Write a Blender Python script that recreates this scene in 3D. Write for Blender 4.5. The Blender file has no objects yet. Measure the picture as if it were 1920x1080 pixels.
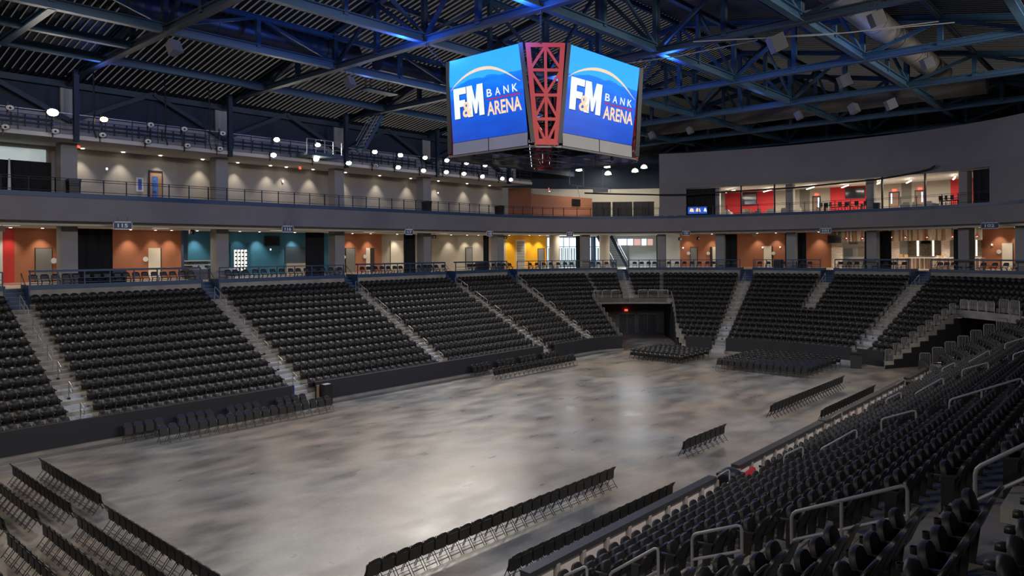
import bpy, bmesh, math, random
import numpy as np
from math import sin, cos, pi, sqrt, atan2, radians as rad
from mathutils import Vector, Matrix
random.seed(7)
SC = bpy.context.scene
COL = SC.collection
# ---------------------------------------------------------------- camera
F, V0, RHO, TH, H = 1363.0, 472.0, -0.007, 0.7306, 9.5
CT, ST = cos(TH), sin(TH)
cam = bpy.data.cameras.new('camera'); co = bpy.data.objects.new('camera', cam); COL.objects.link(co)
_r = Vector((ST, -CT, 0)); _f = Vector((CT, ST, 0)); _u = Vector((0, 0, 1))
_R = _r * cos(RHO) + _u * sin(RHO); _U = _u * cos(RHO) - _r * sin(RHO)
_m = Matrix.Identity(4)
for i in range(3):
    _m[i][0] = _R[i]; _m[i][1] = _U[i]; _m[i][2] = -_f[i]
_m[2][3] = H
co.matrix_world = _m
cam.sensor_width = 36; cam.lens = 36 * F / 1920; cam.shift_y = -(540 - V0) / 1920
cam.clip_start = 0.1; cam.clip_end = 400
SC.camera = co
# ---------------------------------------------------------------- world, exposure
w = bpy.data.worlds.new('world'); SC.world = w; w.use_nodes = True
w.node_tree.nodes['Background'].inputs[0].default_value = (1.0, 0.93, 0.86, 1)
w.node_tree.nodes['Background'].inputs[1].default_value = 0.06
SC.view_settings.view_transform = 'Standard'; SC.view_settings.look = 'None'
SC.view_settings.exposure = 0.22; SC.view_settings.gamma = 1.0
try: SC.view_settings.use_curve_mapping = False
except Exception: pass
cy = SC.cycles
cy.use_denoising = True
cy.max_bounces = 5; cy.diffuse_bounces = 3; cy.glossy_bounces = 2; cy.transmission_bounces = 3
cy.sample_clamp_indirect = 4.0; cy.sample_clamp_direct = 0.0
cy.caustics_reflective = False; cy.caustics_refractive = False

def lamp(kind, loc, power, color=(1, 1, 1), aim=None, size=0.3, cone=120, blend=0.5, sy=None, parent=None, name='lamp'):
    l = bpy.data.lights.new(name, kind); l.energy = power; l.color = color
    if kind == 'AREA':
        l.shape = 'RECTANGLE'; l.size = size; l.size_y = sy or size
    else:
        l.shadow_soft_size = size
    if kind == 'SPOT':
        l.spot_size = rad(cone); l.spot_blend = blend
    o = bpy.data.objects.new(name, l); COL.objects.link(o); o.location = loc
    if aim is not None:
        d = Vector(aim) - Vector(loc); o.rotation_euler = d.to_track_quat('-Z', 'Y').to_euler()
    if parent: o.parent = parent; o.location = Vector(loc) - parent.location
    return o
WARM = (1.0, 0.87, 0.72); WHITE = (1.0, 0.93, 0.85); COOLW = (0.85, 0.92, 1.0); BLUE = (0.03, 0.16, 1.0)
# the LED house lights that hang along the near catwalk and behind the near end (out of the frame, as mirrored from the visible ones)
for i in range(6):
    lamp('SPOT', (2 + 10.5 * i, -0.5, 19.5), 4600, WHITE, (8 + 9.5 * i, 41, 4), 0.9, 110, 0.7, name='near_catwalk_lamp')
for i in range(4):
    lamp('SPOT', (-9, 10 + 11 * i, 19.5), 2300, WHITE, (22, 12 + 9 * i, 2), 0.9, 115, 0.7, name='end_catwalk_lamp')
# blue LED wash hung in the roof grid around the scoreboard
for (x, y) in ((26.8, 22.0), (37.5, 22.0), (26.8, 30.4), (37.5, 30.4)):
    lamp('POINT', (x + (1.5 if x > 32 else -1.5), y, 20.6), 700, BLUE, None, 0.4, name='blue_wash_lamp')
for (x, y) in ((45, 12), (30, 40), (14, 30), (56, 24), (30, 8), (16, 48), (48, 40)):
    lamp('POINT', (x, y, 20.4), 90, (0.10, 0.26, 0.9), None, 0.4, name='blue_wash_lamp')

# ---------------------------------------------------------------- materials
MATS = {}
def mat(name, rgb, rough=0.6, metal=0.0, noise=0.0, nscale=3.0, emit=None, estr=0.0, spec=0.5, bump=0.0, bscale=40, stretch=(1, 1, 1)):
    if name in MATS: return MATS[name]
    m = bpy.data.materials.new(name); m.use_nodes = True
    nt = m.node_tree; b = nt.nodes['Principled BSDF']
    b.inputs['Base Color'].default_value = (*rgb, 1); b.inputs['Roughness'].default_value = rough
    b.inputs['Metallic'].default_value = metal; b.inputs['Specular IOR Level'].default_value = spec
    if noise > 0 or bump > 0:
        tc = nt.nodes.new('ShaderNodeTexCoord'); mp = nt.nodes.new('ShaderNodeMapping'); mp.inputs['Scale'].default_value = stretch
        nt.links.new(tc.outputs['Object'], mp.inputs[0])
    if noise > 0:
        n = nt.nodes.new('ShaderNodeTexNoise'); n.inputs['Scale'].default_value = nscale; n.inputs['Detail'].default_value = 5
        nt.links.new(mp.outputs[0], n.inputs['Vector'])
        r = nt.nodes.new('ShaderNodeValToRGB'); lo = tuple(max(0, c * (1 - noise)) for c in rgb); hi = tuple(min(1, c * (1 + noise)) for c in rgb)
        r.color_ramp.elements[0].position = 0.3; r.color_ramp.elements[0].color = (*lo, 1)
        r.color_ramp.elements[1].position = 0.7; r.color_ramp.elements[1].color = (*hi, 1)
        nt.links.new(n.outputs['Fac'], r.inputs[0]); nt.links.new(r.outputs[0], b.inputs['Base Color'])
    if bump > 0:
        n2 = nt.nodes.new('ShaderNodeTexNoise'); n2.inputs['Scale'].default_value = bscale
        nt.links.new(mp.outputs[0], n2.inputs['Vector'])
        bp = nt.nodes.new('ShaderNodeBump'); bp.inputs['Strength'].default_value = bump; bp.inputs['Distance'].default_value = 0.02
        nt.links.new(n2.outputs['Fac'], bp.inputs['Height']); nt.links.new(bp.outputs[0], b.inputs['Normal'])
    if emit is not None:
        b.inputs['Emission Color'].default_value = (*emit, 1); b.inputs['Emission Strength'].default_value = estr
    MATS[name] = m
    return m

def brick_mat(name, c1, c2, mortar, scale=1.0, bw=0.4, rh=0.2, rough=0.75, ms=0.008):
    if name in MATS: return MATS[name]
    m = bpy.data.materials.new(name); m.use_nodes = True; nt = m.node_tree; b = nt.nodes['Principled BSDF']
    uv = nt.nodes.new('ShaderNodeUVMap'); br = nt.nodes.new('ShaderNodeTexBrick')
    br.inputs['Color1'].default_value = (*c1, 1); br.inputs['Color2'].default_value = (*c2, 1); br.inputs['Mortar'].default_value = (*mortar, 1)
    br.inputs['Scale'].default_value = scale; br.inputs['Brick Width'].default_value = bw; br.inputs['Row Height'].default_value = rh
    br.inputs['Mortar Size'].default_value = ms; br.inputs['Bias'].default_value = 0.0
    nt.links.new(uv.outputs[0], br.inputs['Vector']); nt.links.new(br.outputs['Color'], b.inputs['Base Color'])
    b.inputs['Roughness'].default_value = rough
    MATS[name] = m
    return m

def floor_mat():
    m = bpy.data.materials.new('polished_concrete'); m.use_nodes = True; nt = m.node_tree; b = nt.nodes['Principled BSDF']
    tc = nt.nodes.new('ShaderNodeTexCoord')
    def noise(scale, st, detail=6, rot=0, dist=0.0):
        mp = nt.nodes.new('ShaderNodeMapping'); mp.inputs['Scale'].default_value = st; mp.inputs['Rotation'].default_value = (0, 0, rot)
        nt.links.new(tc.outputs['Object'], mp.inputs[0])
        n = nt.nodes.new('ShaderNodeTexNoise'); n.inputs['Scale'].default_value = scale; n.inputs['Detail'].default_value = detail
        n.inputs['Distortion'].default_value = dist
        nt.links.new(mp.outputs[0], n.inputs['Vector']); return n.outputs['Fac']
    a = noise(0.35, (1, 1, 1), 8, 0, 0.2); c = noise(0.55, (0.8, 1.7, 1), 9, rad(35), 0.25); d = noise(6, (1, 1, 1), 5)
    def math_(op, x, y):
        n = nt.nodes.new('ShaderNodeMath'); n.operation = op
        for i, v in enumerate((x, y)):
            if isinstance(v, (int, float)): n.inputs[i].default_value = v
            else: nt.links.new(v, n.inputs[i])
        return n.outputs[0]
    s = math_('ADD', math_('MULTIPLY', a, 0.45), math_('ADD', math_('MULTIPLY', c, 0.45), math_('MULTIPLY', d, 0.1)))
    r = nt.nodes.new('ShaderNodeValToRGB')
    e = r.color_ramp.elements
    e[0].position = 0.40; e[0].color = (0.15, 0.152, 0.152, 1); e[1].position = 0.60; e[1].color = (0.37, 0.35, 0.32, 1)
    x = e.new(0.5); x.color = (0.255, 0.247, 0.235, 1)
    nt.links.new(s, r.inputs[0])
    w2 = noise(0.11, (1, 1, 1), 3)
    mx = nt.nodes.new('ShaderNodeMixRGB'); mx.blend_type = 'MULTIPLY'
    r2 = nt.nodes.new('ShaderNodeValToRGB'); r2.color_ramp.elements[0].position = 0.4; r2.color_ramp.elements[0].color = (1.0, 0.86, 0.68, 1)
    r2.color_ramp.elements[1].position = 0.6; r2.color_ramp.elements[1].color = (0.92, 0.98, 1.0, 1)
    nt.links.new(w2, r2.inputs[0]); mx.inputs[0].default_value = 0.8
    nt.links.new(r.outputs[0], mx.inputs[1]); nt.links.new(r2.outputs[0], mx.inputs[2]); nt.links.new(mx.outputs[0], b.inputs['Base Color'])
    rr = nt.nodes.new('ShaderNodeMapRange'); rr.inputs[1].default_value = 0.3; rr.inputs[2].default_value = 0.7; rr.inputs[3].default_value = 0.26; rr.inputs[4].default_value = 0.40
    nt.links.new(c, rr.inputs[0]); nt.links.new(rr.outputs[0], b.inputs['Roughness'])
    bp = nt.nodes.new('ShaderNodeBump'); bp.inputs['Strength'].default_value = 0.05; bp.inputs['Distance'].default_value = 0.02
    nt.links.new(c, bp.inputs['Height']); nt.links.new(bp.outputs[0], b.inputs['Normal'])
    return m

M_FLOOR = floor_mat()
M_CONC = mat('concrete', (0.27, 0.255, 0.225), 0.8, noise=0.22, nscale=0.9, bump=0.15, bscale=8)
M_CONCL = mat('light_concrete', (0.36, 0.34, 0.30), 0.8, noise=0.15, nscale=1.5)
M_ALU = mat('aluminium_step', (0.52, 0.56, 0.58), 0.45, 0.3, noise=0.1, nscale=2)
M_NAVY = mat('navy_paint', (0.022, 0.06, 0.13), 0.45)
M_NAVYD = mat('dark_navy_paint', (0.008, 0.018, 0.036), 0.7)
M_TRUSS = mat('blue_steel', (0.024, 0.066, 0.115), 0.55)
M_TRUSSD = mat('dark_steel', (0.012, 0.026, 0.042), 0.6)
M_GREYW = mat('grey_paint', (0.235, 0.225, 0.225), 0.85, noise=0.04, nscale=0.6)
M_FASCIA = mat('fascia_paint', (0.205, 0.2, 0.2), 0.8, noise=0.05, nscale=0.7)
M_COLM = mat('column_paint', (0.30, 0.295, 0.29), 0.8, noise=0.04, nscale=1)
M_BEIGE = mat('beige_paint', (0.42, 0.385, 0.32), 0.8, noise=0.03, nscale=1)
M_SOFFIT = mat('soffit_paint', (0.62, 0.58, 0.52), 0.85)
M_BLACKFAB = mat('black_fabric', (0.012, 0.012, 0.014), 0.85, bump=0.2, bscale=30)
M_DRAPE = mat('drape_fabric', (0.008, 0.008, 0.010), 0.9)
M_SKIRT = mat('skirt_fabric', (0.022, 0.022, 0.028), 0.75)
M_SEAT = mat('seat_fabric', (0.016, 0.016, 0.018), 0.55, noise=0.25, nscale=60)
M_SEATP = mat('seat_plastic', (0.020, 0.019, 0.019), 0.38)
M_ARM = mat('arm_plastic', (0.03, 0.03, 0.031), 0.4)
M_STEEL = mat('galvanised_steel', (0.45, 0.44, 0.41), 0.38, 0.75)
M_RAILG = mat('painted_rail', (0.36, 0.36, 0.37), 0.4, 0.4)
M_DKMET = mat('dark_metal', (0.03, 0.03, 0.03), 0.4, 0.6)
M_CHAIR = mat('chair_vinyl', (0.014, 0.014, 0.014), 0.45)
M_WHITE = mat('white_paint', (0.72, 0.72, 0.70), 0.5)
M_RED = mat('red_paint', (0.55, 0.03, 0.03), 0.5)
M_ORANGE = brick_mat('orange_block', (0.40, 0.15, 0.075), (0.385, 0.145, 0.07), (0.33, 0.12, 0.06))
M_BLUEB = brick_mat('blue_block', (0.02, 0.13, 0.23), (0.02, 0.125, 0.22), (0.04, 0.18, 0.28))
M_YELLOW = mat('yellow_paint', (0.85, 0.42, 0.01), 0.6)
M_TV = mat('tv_screen', (0.006, 0.006, 0.007), 0.2)
M_LENS = mat('lamp_lens_lit', (1, 1, 1), 0.4, emit=(1.0, 0.95, 0.85), estr=60)
M_LENSW = mat('lamp_lens_amber', (1, 0.8, 0.5), 0.4, emit=(1.0, 0.55, 0.18), estr=45)
M_LENSO = mat('lamp_lens_off', (0.75, 0.72, 0.65), 0.3, noise=0.1, nscale=10)
M_GLOW = mat('downlight_lens', (1, 1, 1), 0.4, emit=(1.0, 0.9, 0.75), estr=12)
M_EXIT = mat('exit_red', (0.8, 0.05, 0.03), 0.4, emit=(1.0, 0.10, 0.05), estr=1.6)
M_DAY = mat('daylight_pane', (0.8, 0.9, 1), 0.2, emit=(0.72, 0.88, 1.0), estr=1.1)
M_DOORG = mat('grey_door_paint', (0.20, 0.20, 0.19), 0.5)

# ---------------------------------------------------------------- mesh builder
class MB:
    def __init__(s): s.v = []; s.f = []; s.uv = []
    def quad(s, a, b, c, d, uv=None):
        n = len(s.v); s.v += [tuple(a), tuple(b), tuple(c), tuple(d)]; s.f.append((n, n + 1, n + 2, n + 3)); s.uv.append(uv); return s
    def poly(s, pts):
        n = len(s.v); s.v += [tuple(p) for p in pts]; s.f.append(tuple(range(n, n + len(pts)))); s.uv.append(None); return s
    def hexa(s, p):   # 8 points: bottom 0-3, top 4-7 (both counter-clockwise from above)
        n = len(s.v); s.v += [tuple(q) for q in p]
        for f in ((3, 2, 1, 0), (4, 5, 6, 7), (0, 1, 5, 4), (1, 2, 6, 5), (2, 3, 7, 6), (3, 0, 4, 7)):
            s.f.append(tuple(n + i for i in f)); s.uv.append(None)
        return s
    def box(s, c, d, yaw=0.0, R=None):
        x, y, z = d[0] / 2, d[1] / 2, d[2] / 2
        P = [(-x, -y, -z), (x, -y, -z), (x, y, -z), (-x, y, -z), (-x, -y, z), (x, -y, z), (x, y, z), (-x, y, z)]
        if R is None:
            cs, sn = cos(yaw), sin(yaw)
            P = [(c[0] + a * cs - b * sn, c[1] + a * sn + b * cs, c[2] + e) for a, b, e in P]
        else:
            P = [tuple(Vector(c) + R @ Vector(q)) for q in P]
        return s.hexa(P)
    def bar(s, a, b, wd, ht, up=(0, 0, 1)):   # rectangular bar from a to b
        a = Vector(a); b = Vector(b); d = (b - a)
        if d.length < 1e-6: return s
        d.normalize(); u = Vector(up)
        if abs(d.dot(u)) > 0.98: u = Vector((1, 0, 0)) if abs(d.x) < 0.9 else Vector((0, 1, 0))
        sd = d.cross(u).normalized(); u = sd.cross(d).normalized()
        x = sd * wd / 2; z = u * ht / 2
        return s.hexa([a - x - z, a + x - z, b + x - z, b - x - z, a - x + z, a + x + z, b + x + z, b - x + z])
    def ibeam(s, a, b, wd, ht, t=0.05):
        a = Vector(a); b = Vector(b); u = Vector((0, 0, 1))
        s.bar(a + u * (ht / 2 - t / 2), b + u * (ht / 2 - t / 2), wd, t); s.bar(a - u * (ht / 2 - t / 2), b - u * (ht / 2 - t / 2), wd, t)
        s.bar(a, b, t, ht - 2 * t); return s
    def tube(s, pts, r, n=8, closed=False, caps=True):
        pts = [Vector(p) for p in pts]; m = len(pts); base = len(s.v)
        prev = None
        for i, p in enumerate(pts):
            if closed: d = (pts[(i + 1) % m] - pts[i - 1])
            else: d = (pts[min(i + 1, m - 1)] - pts[max(i - 1, 0)])
            d.normalize()
            if prev is None:
                u = Vector((0, 0, 1)) if abs(d.z) < 0.9 else Vector((1, 0, 0))
                sd = d.cross(u).normalized()
            else:
                sd = (prev - d * prev.dot(d)).normalized()
            prev = sd; u = sd.cross(d)
            rr = r[i] if isinstance(r, (list, tuple)) else r
            for k in range(n):
                an = 2 * pi * k / n
                s.v.append(tuple(p + sd * (rr * cos(an)) + u * (rr * sin(an))))
        for i in range(m if closed else m - 1):
            j = (i + 1) % m
            for k in range(n):
                k2 = (k + 1) % n
                s.f.append((base + i * n + k, base + i * n + k2, base + j * n + k2, base + j * n + k)); s.uv.append(None)
        if caps and not closed:
            s.f.append(tuple(base + k for k in range(n))[::-1]); s.uv.append(None)
            s.f.append(tuple(base + (m - 1) * n + k for k in range(n))); s.uv.append(None)
        return s
    def prism(s, pts, vec):   # extrude a planar polygon by vec
        n = len(pts); b = len(s.v); vec = Vector(vec)
        s.v += [tuple(p) for p in pts] + [tuple(Vector(p) + vec) for p in pts]
        s.f.append(tuple(range(b, b + n))[::-1]); s.f.append(tuple(range(b + n, b + 2 * n))); s.uv += [None, None]
        for i in range(n):
            j = (i + 1) % n; s.f.append((b + i, b + j, b + n + j, b + n + i)); s.uv.append(None)
        return s
    def lathe(s, prof, c=(0, 0, 0), n=16):
        b = len(s.v)
        for (r, z) in prof:
            for k in range(n): s.v.append((c[0] + r * cos(2 * pi * k / n), c[1] + r * sin(2 * pi * k / n), c[2] + z))
        for i in range(len(prof) - 1):
            for k in range(n):
                k2 = (k + 1) % n; s.f.append((b + i * n + k, b + i * n + k2, b + (i + 1) * n + k2, b + (i + 1) * n + k)); s.uv.append(None)
        return s
    def xf(s, M):
        s.v = [tuple(M @ Vector(p)) for p in s.v]; return s
    def mesh(s, name, m, smooth=False):
        me = bpy.data.meshes.new(name); me.from_pydata(s.v, [], s.f); me.update()
        if any(u is not None for u in s.uv):
            l = me.uv_layers.new(name='UVMap'); k = 0
            for p, u in zip(me.polygons, s.uv):
                for q, li in enumerate(p.loop_indices):
                    if u is not None: l.data[li].uv = u[q]
        if m is not None: me.materials.append(m)
        if smooth:
            me.polygons.foreach_set('use_smooth', [True] * len(me.polygons))
            try: me.set_sharp_from_angle(angle=rad(35))
            except Exception: pass
        return me
    def build(s, name, m, parent=None, smooth=False):
        o = bpy.data.objects.new(name, s.mesh(name, m, smooth)); COL.objects.link(o)
        if parent is not None: o.parent = parent
        return o

def tag(o, label=None, cat=None, group=None, kind=None):
    if label: o['label'] = label
    if cat: o['category'] = cat
    if group: o['group'] = group
    if kind: o['kind'] = kind
    return o
def struct(name, mb, m, label=None, cat=None, smooth=False):
    o = mb.build(name, m, None, smooth); o['kind'] = 'structure'
    if label: o['label'] = label
    if cat: o['category'] = cat
    return o
def thing(name, label, cat, loc=(0, 0, 0), yaw=0.0, group=None):
    o = bpy.data.objects.new(name, None); COL.objects.link(o); o.location = loc; o.rotation_euler = (0, 0, yaw); o.empty_display_size = 0.1
    return tag(o, label, cat, group)
def one(name, mb, m, label, cat, group=None, smooth=False):
    return tag(mb.build(name, m, None, smooth), label, cat, group)
def part(name, mb, m, parent, smooth=False, label=None):   # mesh given in the parent's local coordinates
    o = mb.build(name, m, parent, smooth)
    if label: o['label'] = label
    return o
def wpart(name, mb, m, parent, smooth=False):               # mesh given in world coordinates
    M = Matrix.Translation(parent.location) @ Matrix.Rotation(parent.rotation_euler.z, 4, 'Z')
    mb.xf(M.inverted()); return mb.build(name, m, parent, smooth)
def link_mesh(name, me, parent):
    o = bpy.data.objects.new(name, me); COL.objects.link(o); o.parent = parent; return o
ORD = ['zeroth', 'first', 'second', 'third', 'fourth', 'fifth', 'sixth', 'seventh', 'eighth', 'ninth', 'tenth', 'eleventh', 'twelfth', 'thirteenth', 'fourteenth', 'fifteenth',
       'sixteenth', 'seventeenth', 'eighteenth', 'nineteenth', 'twentieth', 'twenty-first', 'twenty-second', 'twenty-third', 'twenty-fourth', 'twenty-fifth', 'twenty-sixth', 'twenty-seventh', 'twenty-eighth', 'twenty-ninth', 'thirtieth']

# ---------------------------------------------------------------- bowl geometry
C1 = (55.0, 32.4, 8.2); CE = (34.0, 24.5, 30.6); C2 = (55.0, 20.6, 9.2)
A1, A2, A3 = 90.0, 20.5, -10.0
T1 = 55.0; T2 = T1 + (A1 - A2); T3 = T2 + (A2 - A3); T4 = T3 + (A3 + 90.0)
RUN, RISE, ZB = 0.87, 0.4286, 0.6
RUNN = 0.82; YNEAR = 11.45
def path(t, off):
    """point at param t on the line OFF metres outside the front-row seat backs, and the outward normal"""
    if t <= T1: return (t, 40.6 + off, 0.0, 1.0)
    if t <= T2: c, a = C1, A1 - (t - T1)
    elif t <= T3: c, a = CE, A2 - (t - T2)
    elif t <= T4: c, a = C2, A3 - (t - T3)
    else: return (55.0 - (t - T4), YNEAR - off * RUNN / RUN, 0.0, -1.0)
    a = rad(a); return (c[0] + (c[2] + off) * cos(a), c[1] + (c[2] + off) * sin(a), cos(a), sin(a))
def tstep(t, off, d):
    """param after moving d metres along the offset line"""
    if t < T1: return t + d
    if t < T2: return t + math.degrees(d / (C1[2] + off))
    if t < T3: return t + math.degrees(d / (CE[2] + off))
    if t < T4: return t + math.degrees(d / (C2[2] + off))
    return t + d
def tlist(t0, t1, fine=2.0):
    ts = [t0]
    for b in (T1, T2, T3, T4):
        pass
    t = t0
    while t < t1 - 1e-6:
        if t < T1: n = min(T1, t1)
        elif t < T2: n = min(t + 3.0, T2, t1)
        elif t < T3: n = min(t + 1.5, T3, t1)
        elif t < T4: n = min(t + 3.0, T4, t1)
        else: n = t1
        ts.append(n); t = n
    return ts
def P3(t, off, z):
    p = path(t, off); return (p[0], p[1], z)
def strip(mb, t0, t1, o0, z0, o1, z1, uvs=None):
    ts = tlist(t0, t1); L = 0.0; prev = None
    for a, b in zip(ts[:-1], ts[1:]):
        p, q = P3(a, o0, z0), P3(b, o0, z0); r, s = P3(b, o1, z1), P3(a, o1, z1)
        d = sqrt((p[0] - q[0]) ** 2 + (p[1] - q[1]) ** 2)
        mb.quad(p, q, r, s, ((L, z0), (L + d, z0), (L + d, z1), (L, z1))); L += d
    return mb
def ringbox(mb, t0, t1, oa, ob, za, zb_, caps=True):
    strip(mb, t0, t1, oa, za, oa, zb_); strip(mb, t0, t1, ob, zb_, ob, za)
    strip(mb, t0, t1, oa, zb_, ob, zb_); strip(mb, t0, t1, ob, za, oa, za)
    if caps:
        for t in (t0, t1): mb.quad(P3(t, oa, za), P3(t, ob, za), P3(t, ob, zb_), P3(t, oa, zb_))
    return mb
_RC = {}
def ring_hit(u, off):
    """where the vertical plane through image column u first meets the offset line: (x, y, nx, ny, t)"""
    k = math.atan2(u - 960, F); dx, dy = CT * cos(k) + ST * sin(k), ST * cos(k) - CT * sin(k)
    key = round(off, 3)
    if key not in _RC:
        ts = np.concatenate([np.arange(-40, T1, 0.25), np.arange(T1, T4, 0.25)])
        _RC[key] = (ts, np.array([path(t, off)[:2] for t in ts]))
    ts, P = _RC[key]
    cr = dx * P[:, 1] - dy * P[:, 0]; dt = dx * P[:, 0] + dy * P[:, 1]
    best = None
    for i in np.where((cr[:-1] * cr[1:] <= 0) & (dt[:-1] > 3))[0]:
        w_ = cr[i] / (cr[i] - cr[i + 1]) if cr[i] != cr[i + 1] else 0
        t = ts[i] + w_ * (ts[i + 1] - ts[i])
        best = t; break
    if best is None: best = ts[-1]
    p = path(best, off); return (*p, best)
def ray(u, v):
    a, b = u - 960, v - V0
    return a * cos(RHO) + b * sin(RHO), -a * sin(RHO) + b * cos(RHO)
def on_ring(u, v, off):
    x_, y_ = ray(u, v); h = ring_hit(960 + x_, off); d = h[0] * CT + h[1] * ST
    return h[0], h[1], H - y_ / F * d, h[4]
def on_Y(u, v, Y):
    x_, y_ = ray(u, v); k = x_ / F; d = Y / (ST - k * CT); return Vector((d * (CT + k * ST), Y, H - y_ / F * d))
def on_Z(u, v, Z):
    x_, y_ = ray(u, v); d = F * (H - Z) / y_; r = x_ / F * d; return Vector((d * CT + r * ST, d * ST - r * CT, Z))
def on_X(u, v, X):
    x_, y_ = ray(u, v); k = x_ / F; d = X / (CT + k * ST); return Vector((X, d * (ST - k * CT), H - y_ / F * d))
def project(x, y, z):
    d = x * CT + y * ST; r = x * ST - y * CT
    if d < 0.3: return None
    a = F * r / d; b = -F * (z - H) / d
    return 960 + a * cos(RHO) - b * sin(RHO), V0 + a * sin(RHO) + b * cos(RHO), d
def tread(k): return ZB + RISE * k
# ================================================================ STRUCTURE: floor, bowl, concourse
fl = MB(); fl.quad((-16, 8, 0), (84, 8, 0), (84, 52, 0), (-16, 52, 0)); struct('floor', fl, M_FLOOR)
# kerb under the black skirts, all round the floor except at the two tunnels
kb = MB()
for a, b in ((-14, 88), (126, 158)): ringbox(kb, a, b, -0.88, -0.62, 0.0, 0.16)
struct('trim_1', kb, M_CONC)
def e120(k): return 126.0 - 9.5 * k / 13.0
TL, TR0, TR1 = 88.0, 173.7, 201.0
TNE = T4 + 70
AISLES = [('far', 12.9), ('far', 25.05), ('far', 37.5), ('far', 49.3), ('far', 64.0), ('balcony', 103.0), ('far', 132.7), ('half', 143.8), ('far', 156.0),
          ('near', T4 + 6.0), ('near', T4 + 17.7), ('near', T4 + 30.1), ('near', T4 + 42.5), ('near', T4 + 54.6)]
def row_off(k): return RUN * k - 0.62
def terrace_row(mb, k, t0, t1, cap0=False, cap1=False, under=None):
    a = row_off(k); b = row_off(k + 1) if k < 13 else 11.72
    z = tread(k); zl = tread(k - 1) if k > 0 else 0.0
    strip(mb, t0, t1, a, zl - 0.02, a, z); strip(mb, t0, t1, a, z, b, z)
    for t, c in ((t0, cap0), (t1, cap1)):
        if c: zz = 0 if under is None else z - under; mb.quad(P3(t, a, zz), P3(t, b, zz), P3(t, b, z), P3(t, a, z))
    if under is not None: strip(mb, t0, t1, b, z - under, a, z - under)
lo, up, far_lo = MB(), MB(), MB()
for k in range(14):
    m = lo if k < 5 else up
    if k < 9:
        terrace_row(m, k, -14, TL, False, True); terrace_row(m, k, e120(k), TR0, True, True); terrace_row(m, k, TR1, TNE, True, False)
    else: terrace_row(m, k, -14, TNE)
struct('terrace_lower', lo, M_CONCL, 'lower terrace steps under the front five seat rows')
# balcony slabs over the two tunnels
for a, b in ((TL, e120(9)), (TR0, TR1)):
    ringbox(up, a, b, row_off(9), row_off(9) + 0.3, tread(9) - 0.62, tread(9), False)
    strip(up, a, b, row_off(9), tread(9) - 0.62, 13.6, tread(9) - 0.62)
struct('terrace_upper', up, M_CONC, 'upper concrete terrace steps')
# aisle half steps
for i, (kind, t) in enumerate(AISLES):
    lo_, hi_ = MB(), MB()
    k0 = {'far': 0, 'near': 0, 'balcony': 9, 'half': 7}[kind]
    for k in range(k0, 14):
        a = row_off(k); m = lo_ if k < 5 else hi_
        zl = tread(k) - RISE / 2
        h = 0.62
        t0, t1 = tstep(t, a, -h), tstep(t, a, h)
        if k > k0: ringbox(m, t0, t1, a - 0.33, a + 0.02, tread(k - 1), zl)
        ringbox(m, t0, t1, a - 0.012, a + 0.05, tread(k) - 0.04, tread(k) + 0.006)
        if k < 5 and k > 0: ringbox(m, t0, t1, a + 0.02, row_off(k + 1) - 0.33, tread(k), tread(k) + 0.008)
    if k0 == 0 and i in (1, 3, 6, 8): ringbox(lo_, tstep(t, 0, -0.62), tstep(t, 0, 0.62), -1.2, -0.62, 0.0, 0.3)
    if lo_.v: struct('aisle_steps', lo_, M_ALU)
    struct('aisle_steps', hi_, M_CONCL)
# concourse slab, kerb and the blue stairs that cut through it
ZC, ZK = 7.4, 7.63
OC = 11.72; OS = 13.25
stairs_t = [t for kd, t in AISLES]
edges = [-14.0]
for t in stairs_t: edges += [tstep(t, 12, -0.66), tstep(t, 12, 0.66)]
edges.append(TNE)
slab, curb, wallc = MB(), MB(), MB()
strip(slab, -14, TNE, OS, ZC, 30.0, ZC)
for a, b in zip(edges[0::2], edges[1::2]):
    strip(slab, a, b, OC, ZC, OS, ZC)
    ringbox(curb, a, b, OC - 0.06, OC + 0.10, ZC - 0.06, ZK)
    ringbox(wallc, a, b, OC - 0.02, OC + 0.02, tread(13) - 0.02, ZC - 0.04)
struct('floor.001', slab, mat('concourse_floor', (0.42, 0.37, 0.31), 0.35, noise=0.08, nscale=0.8), 'concourse floor')
struct('trim_2', curb, M_NAVY); struct('wall_terrace', wallc, M_CONC)
for t in stairs_t:
    s = MB(); n = 5
    for j in range(n + 1):
        z1 = tread(13) + (ZC - tread(13)) * (j + 0) / (n + 0.0)
        a = OC - 0.05 + (OS - OC) * (j - 1) / n
        if j == 0: continue
        ringbox(s, tstep(t, 12, -0.6), tstep(t, 12, 0.6), a, OS + 0.02, z1 - (ZC - tread(13)) / n, z1 - (0.0 if j < n else 0.01))
    for sg in (-1, 1): ringbox(s, *sorted((tstep(t, 12, sg * 0.6), tstep(t, 12, sg * 0.68))), OC - 0.1, OS, tread(13), ZK)
    st = struct('concourse_stair', s, M_NAVY)
    nz = MB()
    for j in range(1, n + 1):
        z1 = tread(13) + (ZC - tread(13)) * j / n; a = OC - 0.05 + (OS - OC) * (j - 1) / n
        ringbox(nz, tstep(t, 12, -0.58), tstep(t, 12, 0.58), a - 0.012, a + 0.03, z1 - 0.02, z1 + 0.006)
    o = nz.build('stair_nosing', mat('nosing_paint', (0.16, 0.22, 0.30), 0.5), st)
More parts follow.
